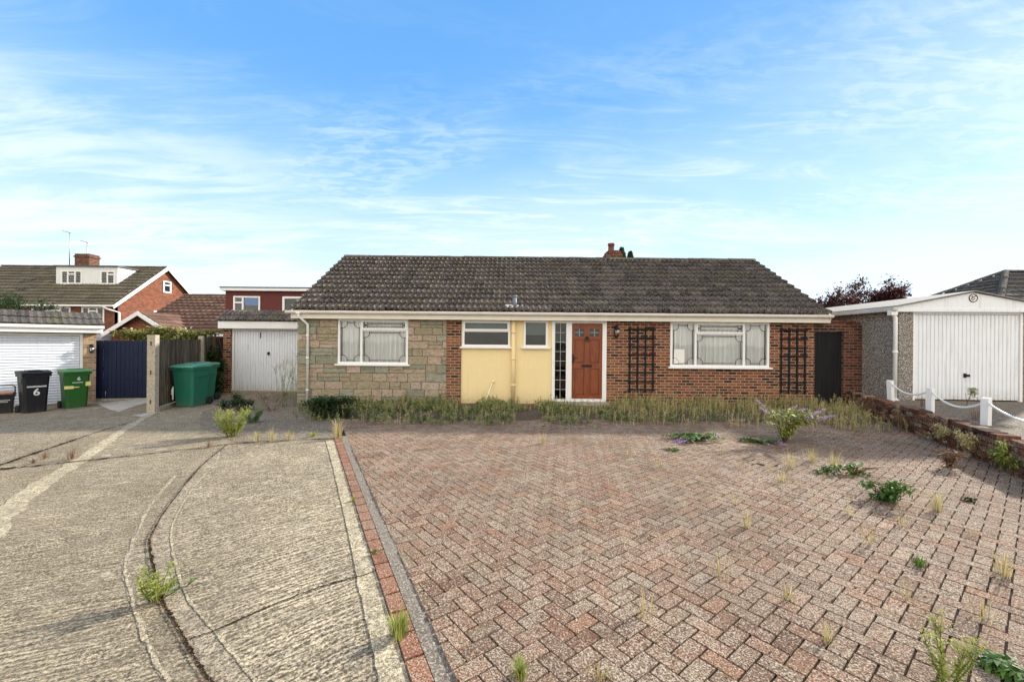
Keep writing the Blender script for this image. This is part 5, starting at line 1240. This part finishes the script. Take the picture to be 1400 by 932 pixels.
# individual plants
def herb(name, label, loc, H, n, lf, spreadr=.12, LL=.07, LW=.014, per=26, topy=True, cat='weed', group=None, lean=(0,0)):
    t = thing(name, label, cat, (loc[0], loc[1], gz(loc[0], loc[1])+.01), 0, group); mb = MB(); ml = MB()
    for i in range(n):
        a = rng.uniform(0, 6.28); b = Vector((math.cos(a), math.sin(a), 0))*rng.random()*spreadr*.45; h = H*rng.uniform(.55, 1); le = Vector((math.cos(a)*spreadr*1.2/H*.8+lean[0], math.sin(a)*spreadr*1.2/H*.8+lean[1], 1)).normalized()
        pts = [b+le*h*k/4+Vector((0,0,0))+rd()*h*.02*(k > 0) for k in range(5)]
        mb.tube(pts, [.0045, .004, .0035, .003, .0015], 4)
        for k in range(per):
            f = rng.uniform(.12, 1); q = pts[min(3, int(f*4))].lerp(pts[min(4, int(f*4)+1)], f*4-int(f*4)) if f < 1 else pts[4]; aa = rng.uniform(0, 6.28)
            ml.leaf(q, (math.cos(aa), math.sin(aa), rng.uniform(.3, 1.2)), LL*(1.25-.8*f)*rng.uniform(.7, 1.2), LW, None)
        if topy:
            for k in range(10):
                aa = rng.uniform(0, 6.28); q0 = pts[4]-le*h*.22*rng.random(); q1 = q0+Vector((math.cos(aa)*.05, math.sin(aa)*.05, .07))*(H/.5)**.5; mb.tube([q0, q1], .0014, 3)
                for z_ in range(3): ml.leaf(q1+rd()*.012, rd()+Vector((0,0,1)), .02, .01, 1)
    mb.build('stems', lf, t); ml.build('leaves', lf, t); return t
def gg(px, py): return g(px, py)
rng.seed(33)
herb('tall_weed', 'bright yellow green bushy weed in the drive joint near the garage', gg(318, 597), .50, 30, 'lf_yel', .24, .08, .02, 34)
herb('tall_weed', 'smaller yellow green weed clump right of the bushy one', gg(345, 578), .30, 14, 'lf_green', .2, .07, .02, 24)
herb('tall_weed', 'tall thin feathery weed in front of the ribbed garage door', gg(386, 556), 1.25, 9, 'lf_weed', .26, .07, .010, 60)
herb('tall_weed', 'thin tall weed against the white garage door near its right edge', gg(404, 556), 1.45, 4, 'lf_weed', .14, .06, .010, 60)
herb('tall_weed', 'dry brown seedling stems at the base of the garage door', gg(372, 562), .45, 12, 'lf_dead', .3, .04, .01, 14)
herb('green_shoot', 'upright green weed growing from the curved joint in the foreground', gg(216, 822), .27, 10, 'lf_yel', .10, .075, .014, 20, topy=False)
herb('sprawling_shoot', 'low leafy sprig beside the foreground joint weed', gg(240, 808), .09, 4, 'lf_green', .16, .05, .016, 8, topy=False)
def tuft(name, label, loc, H, n, lf, r=.08, bw=.006, cat='grass tuft', group=None, z=None):
    t = MB()
    for i in range(n):
        a = rng.uniform(0, 6.28); b = Vector((math.cos(a), math.sin(a), 0))*rng.random()*r*.6; o_ = Vector((math.cos(a), math.sin(a), 0))*rng.uniform(.1, .8)*H*.6; h = H*rng.uniform(.5, 1); s_ = Vector((-math.sin(a), math.cos(a), 0))*bw/2; r_ = rng.random()
        m1 = b+o_*.35+Vector((0,0,h*.6)); m2 = b+o_+Vector((0,0,h))
        t.face([b-s_, b+s_, m1+s_*.8, m1-s_*.8], r_); t.face([m1-s_*.8, m1+s_*.8, m2], r_)
    o = t.build(name, lf, None, (loc[0], loc[1], (gz(*loc)+.01) if z is None else z)); tag(o, label, cat, group); return o
tuft('grass_tuft', 'pale green tuft growing over the red edging strip', gg(546, 872), .15, 130, 'lf_yel', .09)
tuft('grass_tuft', 'small green tuft at the bottom centre of the paving', gg(712, 930), .12, 90, 'lf_yel', .05)
tuft('grass_tuft', 'straw coloured tuft where the red strip meets the weeds', gg(462, 600), .38, 90, 'lf_straw', .10)
tuft('grass_tuft', 'bright green low tuft on the far end of the ridged slab', gg(428, 597), .09, 90, 'lf_yel', .09)
tuft('grass_tuft', 'thin pale grass standing on the paving behind the centre', gg(742, 608), .24, 40, 'lf_straw', .08, .004)
tuft('grass_tuft', 'drooping green tuft in the paving right of centre', gg(1257, 776), .09, 40, 'lf_green', .07, .009)
tuft('grass_tuft', 'faint yellow grass on the paving below the wide window', gg(1022, 722), .20, 26, 'lf_straw', .07, .004)
tuft('grass_tuft', 'yellow grass clump between paving blocks near the right edge', gg(1282, 700), .26, 60, 'lf_straw', .06, .004)
tuft('grass_tuft', 'wispy yellow grass in the lower right paving', gg(1130, 880), .12, 24, 'lf_straw', .05, .004)
tuft('grass_tuft', 'wispy yellow grass beside the wooden joint at lower centre right', gg(1078, 825), .13, 24, 'lf_straw', .05, .004)
tuft('grass_tuft', 'pale wisps at the bottom edge of the paving', gg(820, 931), .05, 80, 'lf_straw', .12, .004)
tuft('grass_tuft', 'yellow wisps on paving by the right frame edge', gg(1372, 790), .22, 50, 'lf_straw', .09, .004)
tuft('grass_tuft', 'short green tuft in the red strip halfway along', gg(482, 686), .07, 30, 'lf_yel', .05)
tuft('grass_tuft', 'short tuft on the red strip nearer the camera', gg(511, 760), .05, 24, 'lf_green', .04)
for (px, py, H, lb) in ((1080, 640, .26, 'thin straw grass on the paving below the lilac flowers'), (1110, 632, .26, 'straw grass just right of the thin clump below the flowers'), (1070, 660, .2, 'low straw grass nearer the camera below the flowers'), (1140, 640, .3, 'upright mixed grass left of the leafy green weed')):
    tuft('grass_tuft', lb, gg(px, py), H, 50, 'lf_straw', .12, .004)
for (px, py, H, lb) in ((60, 628, .12, 'brown dry tuft in the joint at far left'), (98, 628, .2, 'reddish dry sprig in the left joint'), (45, 634, .07, 'low brown growth in the left joint'), (285, 612, .12, 'dry sprig on the joint left of the yellow weed'), (372, 604, .26, 'thin dry stalks at the slab end'), (352, 604, .22, 'short dry stalks beside the yellow green weed'), (395, 602, .22, 'dry reddish stalks near the slab corner')):
    tuft('dry_tuft', lb, gg(px, py), H, 40, 'lf_dead' if py > 605 else 'lf_straw', .10, .005)
rng.seed(77)
WS = [(985, 622), (1010, 640), (1052, 645), (1095, 668), (1128, 655), (1005, 690), (1160, 705), (1190, 745), (960, 660), (1235, 720), (1330, 735), (1240, 820), (900, 640), (860, 625), (1345, 850), (985, 790), (880, 845)]
wproto = tuft('paving_wisp', 'faint straw wisp in the paving joints, one of many alike', gg(*WS[0]), .17, 22, 'lf_straw', .09, .003, group='straw wisps scattered over the paving')
for px, py in WS[1:]:
    c = wproto.copy(); COL.objects.link(c); x, y = gg(px, py); c.location = (x, y, .012); c.rotation_euler = (0, 0, rng.uniform(0, 6)); sc_ = rng.uniform(.5, 1.2); c.scale = (sc_, sc_, sc_)
rng.seed(99)
def flecks(name, label, mats, n, region, size, dens, cat):
    mb = MB(); k = 0
    while k < n:
        x, y = region(); 
        if rng.random() > dens(x, y): continue
        k += 1; a = rng.uniform(0, 6.28); L = rng.uniform(*size); W_ = L*rng.uniform(.3, .8); z = gz(x, y)+.019 if x > line_x(y) else gz(x, y)+.012
        d = Vector((math.cos(a), math.sin(a), 0)); e = Vector((-d.y, d.x, 0)); p = Vector((x, y, z)); h = L*rng.uniform(.15, .6)
        mb.face([p-d*L/2, p-e*W_/2+Vector((0,0,h*.5)), p+d*L/2+Vector((0,0,h)), p+e*W_/2+Vector((0,0,h*.4))])
    o = mb.build(name, mats); tag(o, label, cat, kind='stuff')
def reg():
    y = 1.6+rng.random()**.7*8.0; return rng.uniform(max(-2.9, line_x(y)+.1), min(8.2, y*1.25)), y
flecks('leaf_litter', 'dry leaf crumbs and twigs scattered over the block paving', 'lf_dead', 2600, reg, (.008, .028), lambda x, y: max(.06, .25+.9*mn.noise(Vector((x*1.2, y*1.2, 2)))+.5*sst(6.8, 8.2, y)), 'leaf litter')
flecks('moss_tufts', 'tiny moss and seedlings growing between the blocks', 'lf_weed', 3800, reg, (.008, .022), lambda x, y: max(.04, .2+1.1*mn.noise(Vector((x*.9, y*.9, 8)))+.5*sst(3, 7, x)), 'moss')
def reg2():
    t = rng.random()*(len(crack)-1.01); i = int(t); a, b = crack[i], crack[i+1]; u = t-i; return a[0]*(1-u)+b[0]*u+rng.gauss(0, .025), a[1]*(1-u)+b[1]*u+rng.gauss(0, .025)
flecks('joint_debris', 'soil crumbs and moss along the curved concrete joint', 'lf_dead', 700, reg2, (.006, .018), lambda x, y: 1, 'debris')
# dark bramble bush at bungalow corner
def bush(name, label, px, py, rad, lf, n, LL, stems=10, cat='bush', z=.0, clumps=14):
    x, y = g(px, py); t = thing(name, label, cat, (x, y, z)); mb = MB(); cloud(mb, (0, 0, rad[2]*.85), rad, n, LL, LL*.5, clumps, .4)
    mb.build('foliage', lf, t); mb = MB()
    for k in range(stems):
        a = rng.uniform(0, 6.28); p1 = Vector((math.cos(a)*rad[0]*.5, math.sin(a)*rad[1]*.5, rad[2]*1.2)); p2 = Vector((math.cos(a)*rad[0]*1.3, math.sin(a)*rad[1]*1.1, rad[2]*rng.uniform(.9, 1.9))); mb.tube([(0,0,0), p1, p2], [.008, .006, .002], 4)
    mb.build('stems', 'lf_dead', t); return t
bush('bramble', 'dark green bramble bush at the foot of the white downpipe', 448, 572, (.62, .4, .26), 'lf_dark', 2800, .07)
bush('sow_thistle', 'dark leafy weed behind the bright yellow green one', 325, 562, (.35, .25, .22), 'lf_dark', 900, .07)
# buddleias
def buddleia(label, px, py, H, spr, n, nf, flat=False):
    x, y = g(px, py); t = thing('buddleia', label, 'flowering shrub', (x, y, .01), 0, None); mb = MB(); ml = MB(); tips = []
    for i in range(n):
        a = rng.uniform(0, 6.28); L = H*rng.uniform(.6, 1.0); o_ = Vector((math.cos(a), math.sin(a)*.7, 0))*spr*rng.uniform(.4, 1)
        p1 = o_*.4+Vector((0,0,L*(.75 if not flat else .55))); p2 = o_+Vector((0,0,L*(1 if not flat else .35))); mb.tube([(0,0,0), p1, p2], [.008, .006, .003], 5); tips.append((p2, (p2-p1).normalized()))
        for k in range(52):
            f = rng.uniform(.15, 1); q = Vector((0,0,0)).lerp(p1, f*2) if f < .5 else p1.lerp(p2, f*2-1); aa = rng.uniform(0, 6.28); ml.leaf(q, (math.cos(aa), math.sin(aa), rng.uniform(-.1, .7)), .11*rng.uniform(.6, 1.1), .028, None, droop=.4)
    mb.build('stems', 'lf_dead', t); ml.build('leaves', 'lf_green' if flat else 'lf_yel', t)
    for i in range(nf):
        p, d = tips[i % len(tips)]; d = (d+rd()*.3+Vector((.4*(1 if i % 2 else -1), 0, 0))).normalized(); L = rng.uniform(.14, .2); mb = MB()
        for k in range(110):
            f = rng.random(); q = p+d*L*f+rd()*.026*(1-f*.75); mb.leaf(q, rd(), .016, .012, None)
        mb.build('flower_spike', 'flower', t)
buddleia('bushy buddleia with lilac spikes before the right trellis', 1072, 606, .62, .60, 18, 10)
buddleia('low sprawling buddleia with faded purple flowers below the wide window', 955, 604, .22, .62, 12, 4, True)
buddleia('small buddleia sprig with two purple spikes left of the bushy one', 1035, 606, .14, .32, 5, 3, True)
buddleia('small buddleia sprig with violet flower at the bottom right corner', 1378, 925, .12, .12, 3, 2, True)
bush('leafy_weed', 'fresh green leafy weed standing on the paving near the right wall', 1218, 686, (.24, .2, .15), 'lf_green', 560, .06, cat='weed', clumps=9)
bush('leafy_weed', 'sparse trailing leafy weed left of the fresh green one', 1165, 650, (.42, .12, .08), 'lf_green', 220, .07, cat='weed', clumps=7)
bush('leafy_weed', 'tiny low weed on paving below the front door', 918, 617, (.16, .08, .03), 'lf_green', 90, .05, cat='weed', stems=3, clumps=4)
bush('leafy_weed', 'small dark weed on the paving near the retaining wall', 1327, 687, (.08, .06, .03), 'lf_dark', 70, .04, cat='weed', stems=3, clumps=4)
bush('dock_plant', 'reddish dried dock plant before the retaining wall', 1298, 640, (.18, .14, .16), 'lf_dead', 420, .05, stems=14, cat='weed')
herb('goldenrod', 'yellow green feathery weed in the bottom right corner of the paving', gg(1292, 935), .26, 9, 'lf_yel', .10, .035, .008, 60)
# plants trailing over retaining wall
def on_wall(s, label, rad, lf, n, zc=.25, LL=.05):
    p, d = path_at(RW, s); n_ = Vector((-d.y, d.x)); n_ = n_ if n_.x < 0 else -n_
    t = thing('wall_creeper', label, 'creeper', (p.x+n_.x*.16, p.y+n_.y*.16, 0), math.atan2(d.y, d.x)); mb = MB(); cloud(mb, (0, 0, zc), rad, n, LL, LL*.45, 16, .4, -.2); mb.build('foliage', lf, t)
    mb = MB()
    for k in range(12):
        x = rng.uniform(-rad[0], rad[0]); mb.tube([(x, .0, .02), (x+rng.uniform(-.1,.1), 0, .25), (x+rng.uniform(-.15,.15), .05, zc+rad[2]*1.2)], [.004, .003, .0015], 4)
    mb.build('stems', 'lf_dead', t)
on_wall(4.35, 'yellow green creeper draped over the middle of the retaining wall', (.40, .12, .18), 'lf_straw', 900, LL=.04)
on_wall(5.15, 'dense yellowing creeper over the retaining wall below the scuffed post', (.36, .14, .20), 'lf_straw', 1100, LL=.04)
on_wall(5.9, 'yellow creeper at the right frame edge of the retaining wall', (.3, .14, .2), 'lf_yel', 700)
on_wall(3.1, 'dry brown creeper on the retaining wall below the middle post', (.5, .12, .14), 'lf_dead', 800)
on_wall(1.6, 'sparse brown growth at the garage end of the retaining wall', (.5, .12, .14), 'lf_dead', 500)
# dried seed plume in front of right garage
x, y = 9.62, 8.7
t = thing('seed_plume', 'dried thistle with fluffy cream head before the wide white door', 'dried plant', (x, y, .36)); mb = MB(); mb.tube([(0,0,0), (.03,0,.14), (.12,0,.34)], .006, 5); mb.tube([(.03,0,.14), (-.02,0,.32)], .004, 4); mb.tube([(.06,0,.22), (.22,0,.24), (.25,0,.18)], .004, 4); mb.tube([(-.35,0,.02), (-.1,.02,.05), (0,0,.03)], .008, 5); mb.build('stems', 'lf_dead', t)
mb = MB()
for k in range(260): mb.leaf(Vector((.14, 0, .36))+Vector((rd().x*.06, rd().y*.05, rd().z*.08)), rd(), .05, .012, .9)
mb.build('seed_head', 'lf_straw', t)
for k, (x, y, lb) in enumerate(((8.0, 6.1, 'dry reddish stalks on the raised drive right of the scuffed post'), (8.25, 7.3, 'dry stalks on the raised drive between middle and scuffed posts'), (8.9, 8.9, 'dry rusty stalks by the leaning post'), (7.2, 5.6, 'dry stalks at the right frame edge behind the wall'))):
    tuft('dry_tuft', lb, (x, y), .3, 46, 'lf_dead', .2, .005, z=.365)
